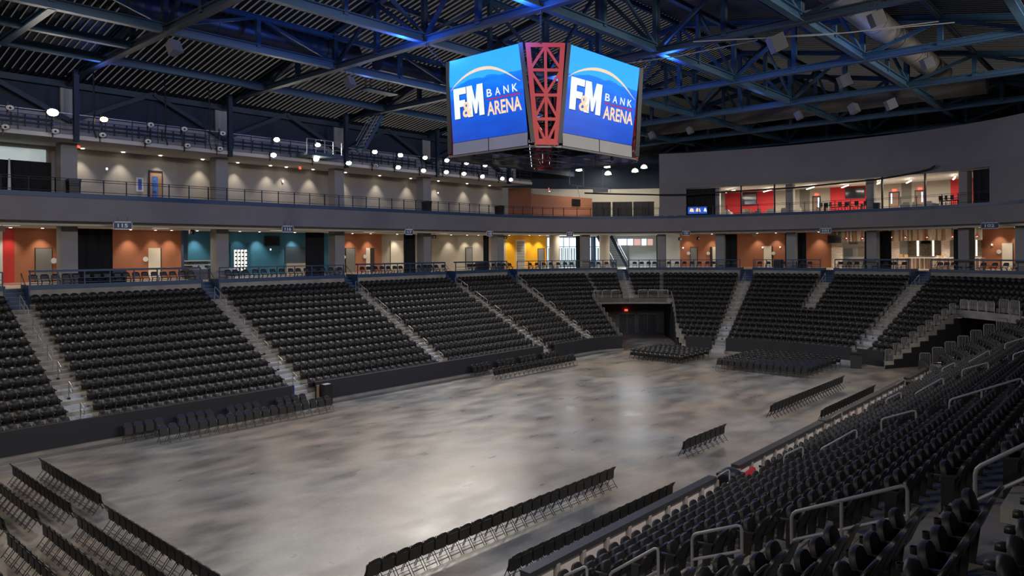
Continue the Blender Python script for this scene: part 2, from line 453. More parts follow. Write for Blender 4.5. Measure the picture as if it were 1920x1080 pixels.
# tunnel under the balcony in the far corner
tw = MB()
strip(tw, TL - 4, e120(9) + 6, 13.6, 0, 13.6, tread(9) - 0.62)
struct('wall_tunnel', tw, mat('tunnel_wall', (0.14, 0.13, 0.12), 0.8, noise=0.08, nscale=1.5), 'back wall of the tunnel under the balcony')
tw = MB()
for k in range(16):
    a, b = -0.6 + 0.92 * k, -0.6 + 0.92 * (k + 1)
    za = min(tread(max(k, 0)) - 0.1, tread(9) - 0.62)
    tw.quad(P3(TL + 0.15, a, 0), P3(TL + 0.15, b, 0), P3(TL + 0.15, b, za), P3(TL + 0.15, a, za))
    kk = min(k, 13); tw.quad(P3(e120(kk) - 0.2, a, 0), P3(e120(min(kk + 1, 13)) - 0.2, b, 0), P3(e120(min(kk + 1, 13)) - 0.2, b, za), P3(e120(kk) - 0.2, a, za))
struct('wall_tunnel.001', tw, M_DRAPE)
# black drape wall of the right-hand vomitory
tw = MB()
strip(tw, TR0 - 3, TR1 + 3, 13.2, 0, 13.2, tread(9) - 0.62)
for k in range(15):
    a, b = -0.6 + 0.92 * k, -0.6 + 0.92 * (k + 1); za = min(tread(k) - 0.3, tread(9) - 0.62)
    tw.quad(P3(TR0 + 0.1, a, 0), P3(TR0 + 0.1, b, 0), P3(TR0 + 0.1, b, za), P3(TR0 + 0.1, a, za))
    tw.quad(P3(TR1 - 0.1, a, 0), P3(TR1 - 0.1, b, 0), P3(TR1 - 0.1, b, za), P3(TR1 - 0.1, a, za))
struct('wall_vomitory', tw, M_DRAPE)
# ---- upper deck slab with its long grey fascia
ZF0, ZF1, OF = 11.62, 13.12, 10.45
fa = MB(); strip(fa, -30, TR1 + 12, OF, ZF0, OF, ZF1 - 0.02); strip(fa, -30, TR1 + 12, OF, ZF0, OF + 0.9, ZF0)
struct('wall_fascia', fa, M_FASCIA, 'long grey fascia of the upper deck')
fa = MB(); ringbox(fa, -30, TR1 + 12, OF - 0.06, OF + 0.25, ZF1 - 0.02, ZF1 + 0.26)
struct('trim_3', fa, M_NAVY)
fa = MB(); strip(fa, -30, TR1 + 12, OF + 0.9, ZF0, OF + 0.9, ZF0 - 0.28); strip(fa, -30, TR1 + 12, OF + 0.9, ZF0 - 0.28, OF + 1.9, ZF0 - 0.28)
strip(fa, -30, TR1 + 12, OF + 1.9, ZF0 - 0.28, OF + 1.9, ZF0 - 0.05); strip(fa, -30, TR1 + 12, OF + 1.9, ZF0 - 0.05, 30, ZF0 - 0.05)
struct('ceiling', fa, M_SOFFIT, 'pale soffit over the lower concourse')
fa = MB(); strip(fa, -30, TR1 + 12, OF + 0.2, ZF1, 30, ZF1); struct('floor.002', fa, mat('upper_floor', (0.3, 0.28, 0.25), 0.6), 'upper deck floor')
OB = 24.4        # concourse back wall
# ---- columns: the left row stands on the roof grid, the end row follows the curve
GX = [5.8, 16.3, 26.8, 37.5, 47.7, 57.9]
ctops = MB()
def column(x, y, z0, z1, yaw=0.0, w_=0.98, d_=0.98):
    struct('column', MB().box((x, y, (z0 + z1) / 2), (w_, d_, z1 - z0), yaw), M_COLM)
for x in GX[:5]: column(x, 54.4, ZC, 20.9)
column(57.9, 54.0, ZC, ZF0)
for u in (1097, 1240.5, 1351, 1485, 1637, 1812, 1921):
    h = ring_hit(u, 13.0); column(h[0], h[1], ZC, ZF0, atan2(h[3], h[2]), 0.9, 0.95)
for u in (1039.5, 1133.5):
    h = ring_hit(u, 19.0); struct('column', MB().lathe([(0.62, ZC), (0.62, ZF0)], (h[0], h[1], 0), 20), M_BEIGE, smooth=True)
# ---- lower concourse back wall, one panel after another round the ring
def wallseg(u0, u1, m, name='wall_concourse', off=OB, z0=ZC, z1=ZF0 - 0.05, lab=None):
    t0, t1 = ring_hit(u0, off)[4], ring_hit(u1, off)[4]
    return struct(name, strip(MB(), t0, t1, off, z0, off, z1), m, lab)
M_NAVYW = mat('navy_wall', (0.03, 0.075, 0.16), 0.6); M_BLUEG = mat('blue_grey_wall', (0.10, 0.15, 0.18), 0.7)
for u0, u1, m in ((-60, 5, M_WHITE), (5, 27, M_RED), (27, 339.5, M_ORANGE), (339.5, 348, M_NAVYW), (348, 418, M_BLUEB), (418, 474, M_BLUEB), (474, 620, M_BLUEB), (620, 716, M_ORANGE),
                  (716, 948.5, M_BEIGE), (948.5, 1024, M_YELLOW), (1247, 1275, mat('pale_wall', (0.5, 0.52, 0.5), 0.7)), (1275, 1519, M_ORANGE), (1519, 1559, M_ORANGE), (1841, 2000, M_ORANGE)):
    wallseg(u0, u1, m)
wallseg(1559, 1841, mat('bar_wall', (0.55, 0.50, 0.42), 0.8, noise=0.15, nscale=2))
# lobby behind the far corner: glazed wall, pale wall, stair
wallseg(1016, 1180, mat('lobby_frame', (0.45, 0.5, 0.53), 0.5), off=30.0, z0=ZC, z1=ZF0 + 0.3)
wallseg(1180, 1262, mat('lobby_wall', (0.50, 0.56, 0.57), 0.7), off=28.0, z0=ZC, z1=ZF0 + 0.3)
# ---- upper gallery on the left: back wall, soffit, catwalk bulkhead, dark wall up to the roof
YG = 57.0
g = MB(); g.quad((-10, YG, ZF1), (62, YG, ZF1), (62, YG, 17.05), (-10, YG, 17.05)); struct('wall_gallery', g, mat('gallery_wall', (0.36, 0.34, 0.30), 0.8, noise=0.03, nscale=1), 'grey gallery back wall')
YS = 51.6
g = MB(); g.hexa([(-10, YS, 16.86), (61, YS, 16.86), (61, YG, 16.98), (-10, YG, 16.98), (-10, YS, 17.12), (61, YS, 17.12), (61, YG, 17.12), (-10, YG, 17.12)]); struct('ceiling.001', g, M_SOFFIT, 'pale soffit over the gallery')
g = MB(); g.quad((-10, 54.0, 17.1), (61, 54.0, 17.1), (61, 54.0, 18.75), (-10, 54.0, 18.75)); struct('wall_catwalk', g, mat('lightened_grey_paint', (0.34, 0.32, 0.35), 0.85))  # grey paint lightened here in place of light on the backing wall
g = MB(); g.quad((-10, 54.05, 18.7), (72, 54.05, 18.7), (72, 54.05, 21.3), (-10, 54.05, 21.3))
struct('wall_left', g, M_NAVYD, 'dark blue wall above the catwalk')
# ---- high grey wall above the suites at the far end
ZW, ZO = 20.25, 16.35
OWI = OF + 0.02
tA, tB = ring_hit(1237, OF)[4], TR1 + 12
tO0, tO1 = ring_hit(1287, OF)[4], ring_hit(1857, OF)[4]
hw = MB(); strip(hw, tA, tB, OWI, ZO + 0.6, OWI, ZW); struct('wall_end', hw, M_GREYW, 'high plain grey wall above the suites')
hw = MB(); strip(hw, tA, tB, OWI - 0.08, ZO, OWI - 0.08, ZO + 0.6); strip(hw, tA, tO0, OWI - 0.08, ZF1 + 0.2, OWI - 0.08, ZO); strip(hw, tO1, tB, OWI - 0.08, ZF1 + 0.2, OWI - 0.08, ZO)
strip(hw, tA, tB, OWI - 0.08, ZO + 0.6, OWI, ZO + 0.6); strip(hw, tA, tB, OWI - 0.08, ZO, OWI + 0.3, ZO)
struct('wall_end.001', hw, mat('grey_paint_lower', (0.215, 0.21, 0.21), 0.85), 'grey surround of the suite openings')
q0, q1 = P3(tA, OWI, 0), P3(tA, OWI + 12, 0)
struct('wall_end.002', MB().quad((q0[0], q0[1], ZF1), (q1[0], q1[1], ZF1), (q1[0], q1[1], ZW), (q0[0], q0[1], ZW)), M_GREYW)
struct('wall_end.003', strip(MB(), tA, tB, OWI + 0.3, ZW - 0.05, 26, ZW + 0.6), M_NAVYD)
# suite room
OSU = OF + 8.5
hw = MB(); strip(hw, tO0 - 2, tO1 + 2, OF + 0.3, ZO, OSU, ZO); struct('ceiling.002', hw, mat('suite_ceiling', (0.75, 0.72, 0.66), 0.8), 'white suite ceiling')
# corner lounge above the tunnel: walls of the two storey bay
OL = 22.0
tl0, tl1 = ring_hit(1000, OL)[4], ring_hit(1236, OL)[4]
hw = MB(); strip(hw, tl0, tl1 + 4, OL, ZF1, OL, 17.4); struct('wall_lounge', hw, mat('lounge_wall', (0.50, 0.465, 0.38), 0.8), 'beige wall of the corner lounge')
hw = MB(); strip(hw, tl0 - 10, tl1 + 4, OL, 17.4, OL, 22.0); struct('wall_lounge.001', hw, M_NAVYD)
M_BROWN = mat('brown_wall', (0.30, 0.115, 0.06), 0.75)
br0, br1 = on_ring(953, 380, 14.6), on_ring(1058, 380, 20.0)
g = MB(); a = on_Y(953, 380, 56.9); b = Vector((64.2, 54.5, 0)); c_ = on_ring(1110, 380, 21.7)
g.quad((a.x, 56.9, ZF1), (b.x, b.y, ZF1), (b.x, b.y, 16.9), (a.x, 56.9, 16.9)); g.quad((b.x, b.y, ZF1), (c_[0], c_[1], ZF1), (c_[0], c_[1], 16.2), (b.x, b.y, 16.2))
struct('wall_lounge.002', g, M_BROWN, 'brown wall at the end of the gallery')
# ---- roof deck: a shallow gable with its ridge down the middle
def zroof(y): return 21.0 + 0.19 * (27.8 - abs(y - 26.2))
rf = MB(); ND = 150
x0, x1 = -12.0, 92.0
m_deck = bpy.data.materials.new('roof_deck'); m_deck.use_nodes = True
nt = m_deck.node_tree; b_ = nt.nodes['Principled BSDF']; b_.inputs['Base Color'].default_value = (0.006, 0.010, 0.016, 1); b_.inputs['Roughness'].default_value = 0.7
xs = np.arange(x0, x1, 0.42)
for i, x in enumerate(xs):            # ribs run with the slope
    for a, b in ((x, x + 0.16), (x + 0.16, x + 0.21), (x + 0.21, x + 0.37), (x + 0.37, x + 0.42)):
        za = 0.0 if a - x < 0.15 or a - x > 0.36 else -0.11
        zb2 = 0.0 if b - x < 0.17 or b - x > 0.41 else -0.11
        for y0, y1 in ((-6, 26.2), (26.2, 60)):
            rf.quad((a, y0, zroof(y0) + za), (b, y0, zroof(y0) + zb2), (b, y1, zroof(y1) + zb2), (a, y1, zroof(y1) + za))
struct('ceiling.003', rf, m_deck, 'corrugated roof deck')
# ---- trusses
ZT = 21.2
GY = [5.3, 13.7, 22.05, 30.4, 38.9, 47.5]
for x in GX + [69.0, 79.0, -4.7]:
    t = MB(); y0, y1 = -2.0, 54.0
    if x > 65: y0, y1 = 4.0, 46.0
    t.ibeam((x, y0, ZT), (x, y1, ZT), 0.42, 0.42, 0.06)
    ys = [y0] + [y for y in GY if y0 < y < y1] + [y1]
    for sgn in (0, 1):
        ya, yb = ((y0, 26.2), (26.2, y1))[sgn]; t.ibeam((x, ya, zroof(ya) - 0.35), (x, yb, zroof(yb) - 0.35), 0.4, 0.36, 0.06)
    for i, y in enumerate(ys[:-1]):
        ym = (y + ys[i + 1]) / 2
        for yy in ((y, ym) if i else (ym,)):
            if zroof(yy) - 0.5 > ZT + 0.5: t.bar((x, yy, ZT), (x, yy, zroof(yy) - 0.4), 0.28, 0.28, (1, 0, 0))
        if zroof(ym) - 0.5 > ZT + 0.5:
            t.bar((x, y, ZT + 0.1), (x, ym, zroof(ym) - 0.45), 0.2, 0.2, (1, 0, 0)); t.bar((x, ys[i + 1], ZT + 0.1), (x, ym, zroof(ym) - 0.45), 0.2, 0.2, (1, 0, 0))
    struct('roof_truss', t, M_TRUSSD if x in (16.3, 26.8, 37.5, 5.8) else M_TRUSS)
for y in GY:
    t = MB(); xa, xb = -12.0, {5.3: 70, 13.7: 78, 22.05: 80, 30.4: 80, 38.9: 74, 47.5: 66}[y]
    t.ibeam((xa, y, ZT + 0.12), (xb, y, ZT + 0.12), 0.38, 0.5, 0.06)
    zt = zroof(y) - 0.75
    if zt > ZT + 0.8:
        t.ibeam((xa, y, zt), (xb, y, zt), 0.3, 0.3, 0.05)
        for i in range(-2, 10):
            x = 16.3 + 5.25 * i
            if xa < x < xb: t.bar((x, y, ZT + 0.2), (x, y, zt), 0.24, 0.24, (1, 0, 0))
            if xa < x and x + 5.25 < xb:
                if i % 2: t.bar((x, y, zt), (x + 5.25, y, ZT + 0.3), 0.16, 0.16, (0, 1, 0))
                else: t.bar((x, y, ZT + 0.3), (x + 5.25, y, zt), 0.16, 0.16, (0, 1, 0))
    struct('roof_truss', t, M_TRUSS)
t = MB(); t.ibeam((-12, 43.4, ZT + 0.1), (16.3, 43.4, ZT + 0.1), 0.34, 0.42); t.ibeam((11.1, 38.9, ZT), (11.1, 47.5, ZT), 0.34, 0.3); struct('roof_truss', t, M_TRUSS)
for y in (9.5, 17.9, 34.6, 43.2, 26.2):          # purlins between the trusses
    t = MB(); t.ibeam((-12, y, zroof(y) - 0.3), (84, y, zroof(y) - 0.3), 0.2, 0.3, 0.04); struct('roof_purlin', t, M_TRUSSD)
# end wall behind the roof of the far end
struct('wall_back', MB().quad((86, -4, ZW), (86, 56, ZW), (86, 56, 27), (86, -4, 27)), M_NAVYD)
struct('wall_back.001', MB().quad((-12, -4, 0), (-12, 60, 0), (-12, 60, 27), (-12, -4, 27)), M_GREYW)

# ================================================================ SEATS
def seat_shapes(hi):
    """backrest, seat pan, armrest, cup holder, pedestal of one tip-up seat (front is -Y, the back of the seat at y = 0)"""
    back, pan, arm, cup, ped = MB(), MB(), MB(), MB(), MB()
    if hi: out = [(-0.225, 0.36), (-0.235, 0.50), (-0.24, 0.68), (-0.225, 0.78), (-0.19, 0.84), (-0.12, 0.875), (0, 0.885), (0.12, 0.875), (0.19, 0.84), (0.225, 0.78), (0.24, 0.68), (0.235, 0.50), (0.225, 0.36)]
    else: out = [(-0.23, 0.38), (-0.24, 0.68), (-0.20, 0.82), (-0.09, 0.88), (0.09, 0.88), (0.20, 0.82), (0.24, 0.68), (0.23, 0.38)]
    def yb(x, z): return -0.06 + 0.20 * (z - 0.36) / 0.5 - (0.5 * x * x)
    n = len(out); b = 0
    back.v = [(x, yb(x, z) - 0.025, z) for x, z in out] + [(x, yb(x, z) + 0.025, z) for x, z in out]
    back.f = [tuple(range(n)), tuple(range(2 * n - 1, n - 1, -1))] + [(i, n + i, n + (i + 1) % n, (i + 1) % n) for i in range(n)]
    back.uv = [None] * len(back.f)
    # pan folded up: a thick rounded pad
    m = 14 if hi else 8
    prof = [(0.70, -0.055), (0.95, -0.04), (1.0, 0.0), (0.95, 0.04), (0.70, 0.05)] if hi else [(0.9, -0.045), (1.0, 0.0), (0.85, 0.045)]
    R = Matrix.Rotation(rad(16), 3, 'X')
    for s_, d_ in prof:
        for i in range(m):
            a = 2 * pi * i / m; x, z = 0.205 * s_ * math.copysign(abs(cos(a)) ** 0.8, cos(a)), 0.205 * s_ * math.copysign(abs(sin(a)) ** 0.8, sin(a))
            pan.v.append(tuple(Vector((0, -0.165, 0.60)) + R @ Vector((x, d_, z))))
    for j in range(len(prof) - 1):
        for i in range(m):
            i2 = (i + 1) % m; pan.f.append((j * m + i, j * m + i2, (j + 1) * m + i2, (j + 1) * m + i))
    pan.f.append(tuple(range(m))[::-1]); L = (len(prof) - 1) * m; pan.f.append(tuple(range(L, L + m))); pan.uv = [None] * len(pan.f)
    arm.bar((0.265, 0.02, 0.63), (0.265, -0.30, 0.60), 0.045, 0.028)
    if hi: cup.lathe([(0.03, -0.045), (0.047, -0.04), (0.05, 0.03), (0.044, 0.03), (0.042, -0.03), (0.0, -0.032)], (0.265, -0.36, 0.585), 12)
    else: cup.box((0.265, -0.34, 0.58), (0.09, 0.09, 0.07))
    ped.hexa([(0.245, -0.20, 0.0), (0.285, -0.20, 0.0), (0.285, -0.08, 0.0), (0.245, -0.08, 0.0), (0.25, -0.20, 0.60), (0.28, -0.20, 0.60), (0.28, 0.0, 0.64), (0.25, 0.0, 0.64)])
    if hi: ped.box((0.265, -0.12, 0.008), (0.06, 0.22, 0.016))
    return back, pan, arm, cup, ped
SEATS = []   # (x, y, z, yaw, section, k, n)
def seat_row(sec, k, ta, tb):
    off = RUN * k
    L = 0.0; ts = [ta]
    # arc length along the row
    P = []
    nn = max(2, int(abs(tb - ta) * 6)); tt = np.linspace(ta, tb, nn); xy = np.array([path(t, off)[:2] for t in tt])
    d = np.concatenate([[0], np.cumsum(np.hypot(*(np.diff(xy, axis=0).T)))]); L = d[-1]
    if L < 0.3: return
    cnt = int(round(L / 0.548)) + 1
    for i, s_ in enumerate(np.linspace(0, L, cnt)):
        t = float(np.interp(s_, d, tt)); p = path(t, off)
        SEATS.append((p[0], p[1], tread(k), atan2(p[3], p[2]) - pi / 2, sec, k, i))
def dg(m, k, t): return math.degrees(m / ((C1 if t < T2 else CE if t < T3 else C2)[2] + RUN * k))
tg1, tg2 = ring_hit(1099, 11.3)[4], ring_hit(1241, 11.3)[4]
for k in range(14):
    seat_row('114', k, 2.0, 12.0); seat_row('115', k, 13.8, 24.1); seat_row('116', k, 26.0, 36.6); seat_row('117', k, 38.4, 48.4)
    seat_row('118', k, 50.2, 64.0 - dg(0.9, k, 60))
    seat_row('119', k, 64.0 + dg(0.9, k, 60), (TL - dg(0.45, k, 80)) if k < 9 else tg1 - dg(0.35, k, 90))
    if k >= 9:
        seat_row('119b', k, tg1 + dg(0.55, k, 90), 103.0 - dg(0.95, k, 100)); seat_row('120b', k, 103.0 + dg(0.95, k, 100), tg2 - dg(0.5, k, 110))
        seat_row('120', k, tg2 + dg(0.4, k, 110), 131.2)
    else: seat_row('120', k, e120(k) + dg(0.4, k, 126), 131.2)
    if k < 7: seat_row('101', k, 134.2, 154.0)
    else: seat_row('101', k, 134.2, 142.4); seat_row('101r', k, 145.2, 154.0)
    seat_row('102', k, 156.0 + dg(1.0, k, 160), TR0 - dg(0.5, k, 170) if k < 9 else 187.0)
    if k >= 9: seat_row('103', k, 188.0 + dg(0.5, k, 188), T4 + 5.1)
    else: seat_row('103', k, TR1 + dg(0.5, k, 200), T4 + 5.1) if k else None
    if k == 0: continue
    seat_row('104', k, T4 + 6.9, T4 + 16.6); seat_row('105', k, T4 + 19.0, T4 + 29.0); seat_row('106', k, T4 + 31.4, T4 + 41.7)
    seat_row('107', k, T4 + 44.6, T4 + 53.7)
cand = []
for i, s in enumerate(SEATS):
    p = project(s[0], s[1], s[2] + 0.6)
    if p and -40 < p[0] < 1960 and -40 < p[1] < 1110: cand.append((p[2], i, p[0], p[1]))
cand.sort()
near_ids = [i for _, i, u, v in cand if -15 < u < 1935 and v < 1095][:300]
near_set = set(near_ids)
WHERE = {'104': 'farthest block', '105': 'second-farthest block', '106': 'second-nearest block', '107': 'nearest block'}
hi_s = seat_shapes(True); hi_me = [hi_s[0].mesh('backrest', M_SEATP, True), hi_s[1].mesh('seat_pan', M_SEAT, True), hi_s[2].mesh('armrest', M_ARM), hi_s[3].mesh('cup_holder', M_SEATP, True), hi_s[4].mesh('pedestal', M_SEATP)]
rowmax = {}
for s in SEATS: rowmax[(s[4], s[5])] = max(rowmax.get((s[4], s[5]), 0), s[6])
for i in near_ids:
    x, y, z, yaw, sec, k, n = SEATS[i]
    row = 14 - k; far_n = n + 1; near_n = rowmax[(sec, k)] - n + 1
    pos = f'{ORD[far_n]} from the far aisle' if far_n <= near_n else f'{ORD[near_n]} from the near aisle'
    t = thing('stadium_seat', f'black tip-up seat, {ORD[row]} row from top, {pos}, {WHERE.get(sec, "right stand")}', 'stadium seat', (x, y, z), yaw, 'tip-up seats of the right-hand stand')
    for nm, me in zip(('backrest', 'seat_pan', 'armrest', 'cup_holder', 'pedestal'), hi_me): link_mesh(nm, me, t)
# the remaining seats, smaller in the picture, as one mass
lo_s = seat_shapes(False); lv, lf, li = [], [], []
for j, m in enumerate(lo_s):
    b = len(lv); lv += m.v; lf += [tuple(b + q for q in f) for f in m.f]; li += [[0, 1, 2, 3, 4][j]] * len(m.f)
lv = np.array(lv); rest = [SEATS[i] for i in range(len(SEATS)) if i not in near_set]
def mass(name, lv, lf, li, items, mats):
    nv = len(lv); A = np.array([(s[0], s[1], s[2], s[3]) for s in items]); c, s_ = np.cos(A[:, 3])[:, None], np.sin(A[:, 3])[:, None]
    X = c * lv[:, 0] - s_ * lv[:, 1] + A[:, :1]; Y = s_ * lv[:, 0] + c * lv[:, 1] + A[:, 1:2]; Z = lv[:, 2] + A[:, 2:3]
    V = np.stack([X, Y, Z], -1).reshape(-1, 3).astype(np.float32)
    loops = np.array([q for f in lf for q in f]); ln = np.array([len(f) for f in lf]); K = len(items)
    LV = (loops[None, :] + (np.arange(K) * nv)[:, None]).ravel().astype(np.int32); LT = np.tile(ln, K); LS = np.concatenate([[0], np.cumsum(LT)[:-1]]).astype(np.int32)
    me = bpy.data.meshes.new(name); me.vertices.add(len(V)); me.vertices.foreach_set('co', V.ravel()); me.loops.add(len(LV)); me.loops.foreach_set('vertex_index', LV)
    me.polygons.add(len(LT)); me.polygons.foreach_set('loop_start', LS)
    try: me.polygons.foreach_set('loop_total', LT.astype(np.int32))
    except Exception: pass
    for m in mats: me.materials.append(m)
    me.polygons.foreach_set('material_index', np.tile(np.array(li), K).astype(np.int32)); me.update(calc_edges=True); me.validate()
    o = bpy.data.objects.new(name, me); COL.objects.link(o); return o
o = mass('stadium_seats', lv, lf, li, rest, [M_SEATP, M_SEAT, M_ARM, M_ARM, M_SEATP])
tag(o, 'rows of black tip-up seats filling the far and end stands', 'stadium seats', 'stadium seats in the far stands', 'stuff')
print('SEATS', len(SEATS), 'near', len(near_ids))
# ================================================================ lettering
def text_obj(parent, s, mt, origin, right, up, wd, ht, name='lettering', bold=0.0, depth=0.006):
    """lettering fitted into a box wd x ht whose lower left corner is ORIGIN (world), running along RIGHT"""
    cu = bpy.data.curves.new(name, 'FONT'); cu.body = s; cu.offset = bold; cu.extrude = 0.0; cu.resolution_u = 3
    o = bpy.data.objects.new(name, cu); COL.objects.link(o)
    bpy.context.view_layer.update()
    dep = bpy.context.evaluated_depsgraph_get(); me = bpy.data.meshes.new_from_object(o.evaluated_get(dep)); bpy.data.objects.remove(o); bpy.data.curves.remove(cu)
    co_ = np.array([v.co[:] for v in me.vertices]); mn, mxx = co_.min(0), co_.max(0)
    R, U = Vector(right).normalized(), Vector(up).normalized(); N = R.cross(U)
    Minv = (Matrix.Translation(parent.location) @ Matrix.Rotation(parent.rotation_euler.z, 4, 'Z')).inverted()
    for v in me.vertices:
        a = (v.co.x - mn[0]) / (mxx[0] - mn[0]) * wd; b = (v.co.y - mn[1]) / (mxx[1] - mn[1]) * ht
        v.co = Minv @ (Vector(origin) + R * a + U * b + N * depth)
    me.materials.append(mt); me.name = name
    o = bpy.data.objects.new(name, me); COL.objects.link(o); o.parent = parent
    return o
# ================================================================ SCOREBOARD
SX, SY = 32.1, 26.2
sb = thing('scoreboard', 'hanging four-sided scoreboard with blue screens and red lattice corners', 'scoreboard', (SX, SY, 14.75))
m_scr = bpy.data.materials.new('screen_picture'); m_scr.use_nodes = True; nt = m_scr.node_tree; b_ = nt.nodes['Principled BSDF']
uvn = nt.nodes.new('ShaderNodeUVMap'); sp = nt.nodes.new('ShaderNodeSeparateXYZ'); nt.links.new(uvn.outputs[0], sp.inputs[0])
wv = nt.nodes.new('ShaderNodeTexNoise'); wv.inputs['Scale'].default_value = 3.0; wv.inputs['Detail'].default_value = 4
mp = nt.nodes.new('ShaderNodeMapping'); mp.inputs['Scale'].default_value = (0.8, 3.2, 1); mp.inputs['Rotation'].default_value = (0, 0, rad(-35)); nt.links.new(uvn.outputs[0], mp.inputs[0]); nt.links.new(mp.outputs[0], wv.inputs['Vector'])
ad = nt.nodes.new('ShaderNodeMath'); ad.operation = 'MULTIPLY_ADD'; ad.inputs[1].default_value = 0.55; nt.links.new(wv.outputs['Fac'], ad.inputs[0]); nt.links.new(sp.outputs['Y'], ad.inputs[2])
cr = nt.nodes.new('ShaderNodeValToRGB'); nt.links.new(ad.outputs[0], cr.inputs[0])
e = cr.color_ramp.elements; e[0].position = 0.2; e[0].color = (0.0, 0.045, 0.42, 1); e[1].position = 1.12; e[1].color = (0.03, 0.38, 1.0, 1); x = e.new(0.75); x.color = (0.0, 0.10, 0.68, 1)
x = e.new(0.98); x.color = (0.004, 0.20, 0.92, 1)
b_.inputs['Base Color'].default_value = (0, 0, 0, 1); nt.links.new(cr.outputs[0], b_.inputs['Emission Color']); b_.inputs['Emission Strength'].default_value = 1.05; b_.inputs['Roughness'].default_value = 0.3
M_LW = mat('screen_white', (0, 0, 0), 0.5, emit=(0.80, 0.93, 1.0), estr=1.0); M_LP = mat('screen_peach', (0, 0, 0), 0.5, emit=(0.95, 0.66, 0.42), estr=0.95)
M_LR = mat('screen_red', (0, 0, 0), 0.5, emit=(0.42, 0.005, 0.06), estr=1.0); M_LS = mat('screen_shadow', (0, 0, 0), 0.5, emit=(0.0, 0.02, 0.2), estr=1.0)
M_SBG = mat('scoreboard_panel', (0.33, 0.33, 0.34), 0.6, noise=0.05, nscale=1)
M_SBR = mat('red_steel', (0.50, 0.018, 0.015), 0.45)
def face(TLc, TRc, BLc, BRc, full=True):
    TLc, TRc, BLc, BRc = map(Vector, (TLc, TRc, BLc, BRc))
    nrm = (TRc - TLc).cross(BLc - TLc).normalized() * -1.0
    def at(s, q, d=0.0): return TLc.lerp(TRc, s).lerp(BLc.lerp(BRc, s), q) + nrm * d
    m = MB(); m.quad(at(0, 1), at(1, 1), at(1, 0), at(0, 0), ((0, 0), (1, 0), (1, 1), (0, 1)))
    scr = wpart('screen', m, m_scr, sb)
    m = MB(); m.hexa([at(0, 1, -0.3), at(1, 1, -0.3), at(1, 1, -0.02), at(0, 1, -0.02), at(0, 0, -0.3), at(1, 0, -0.3), at(1, 0, -0.02), at(0, 0, -0.02)]); wpart('screen_housing', m, M_DKMET, sb)
    m = MB(); hgt = Vector((0, 0, -0.66)); m.quad(at(0, 1.0) + hgt, at(0.495, 1.0) + hgt, at(0.495, 1.005), at(0, 1.005)); m.quad(at(0.505, 1.0) + hgt, at(1, 1.0) + hgt, at(1, 1.005), at(0.505, 1.005)); wpart('ad_panel', m, M_SBG, sb)
    if not full: return
    right = (at(1, 0.5) - at(0, 0.5)); up = at(0.5, 0) - at(0.5, 1); W, Hh = right.length, up.length
    N = nrm
    def shape(pts, mt, d, nm):
        m = MB(); m.poly([at(s, q, d) for s, q in pts][::-1])
        o = m.build(nm, mt); me = o.data
        M_ = Matrix.Translation(sb.location).inverted()
        for v in me.vertices: v.co = M_ @ v.co
        o.parent = scr; return o
    Fp = [(0.055, 0.72), (0.055, 0.35), (0.235, 0.35), (0.235, 0.43), (0.135, 0.43), (0.135, 0.50), (0.215, 0.50), (0.215, 0.58), (0.135, 0.58), (0.135, 0.72)]
    Mp = [(0.245, 0.72), (0.245, 0.35), (0.325, 0.35), (0.36, 0.535), (0.395, 0.35), (0.475, 0.35), (0.475, 0.72), (0.405, 0.72), (0.405, 0.53), (0.375, 0.69), (0.345, 0.69), (0.315, 0.53), (0.315, 0.72)]
    shape([(s + 0.008, q + 0.01) for s, q in Fp], M_LS, 0.012, 'letter_shadow'); shape(Fp, M_LW, 0.02, 'letter'); shape([(s + 0.008, q + 0.01) for s, q in Mp], M_LS, 0.012, 'letter_shadow'); shape(Mp, M_LW, 0.02, 'letter')
    arc = []
    n = 16
    def ctr(a): return 0.02 + 0.95 * a, 0.36 - 0.20 * sin(pi * min(1, a * 1.02) ** 0.85 * 0.93) + (0.10 * max(0, (a - 0.55) / 0.45) ** 2)
    topp = [(ctr(i / n)[0], ctr(i / n)[1]) for i in range(n + 1)]; bot = [(s, q + 0.034 * sin(pi * i / n) + 0.004) for i, (s, q) in enumerate(topp)]
    shape(topp + bot[::-1], M_LP, 0.022, 'arch')
    shape([(0.52, 0.548), (0.955, 0.548), (0.955, 0.563), (0.52, 0.563)], M_LR, 0.022, 'underline')
    for s, mt, s0, s1, q0, q1, bold in (('BANK', M_LW, 0.525, 0.94, 0.435, 0.525, 0.0), ('ARENA', M_LP, 0.515, 0.965, 0.585, 0.745, 0.022), ('&', M_LP, 0.175, 0.315, 0.53, 0.715, 0.02)):
        if s == 'BANK':
            st_ = 0.09
            for i, chh in enumerate(s):
                a = 0.525 + 0.112 * i; o = text_obj(sb, chh, mt, at(a, q1, 0.024), right, up, W * 0.068, Hh * (q1 - q0), bold=0.008); o.parent = scr
        else: o = text_obj(sb, s, mt, at(s0, q1, 0.03 if s == '&' else 0.024), right, up, W * (s1 - s0), Hh * (q1 - q0), bold=bold); o.parent = scr
ZTp, ZBt = 19.8, 15.43
xl, xl2, yr, yr2 = 27.05, 27.33, 21.93, 22.25
face((xl, 28.78, ZTp), (xl, 23.64, ZTp), (xl2, 28.74, ZBt), (xl2, 23.40, ZBt))
face((28.83, yr, ZTp), (35.36, yr, ZTp), (28.68, yr2, ZBt), (35.0, yr2, ZBt))
mx = lambda x: 2 * SX - x
my = lambda y: 2 * SY - y
face((mx(xl), 23.64, ZTp), (mx(xl), 28.78, ZTp), (mx(xl2), 23.40, ZBt), (mx(xl2), 28.74, ZBt)); face((35.36, my(yr), ZTp), (28.83, my(yr), ZTp), (35.0, my(yr2), ZBt), (28.68, my(yr2), ZBt))
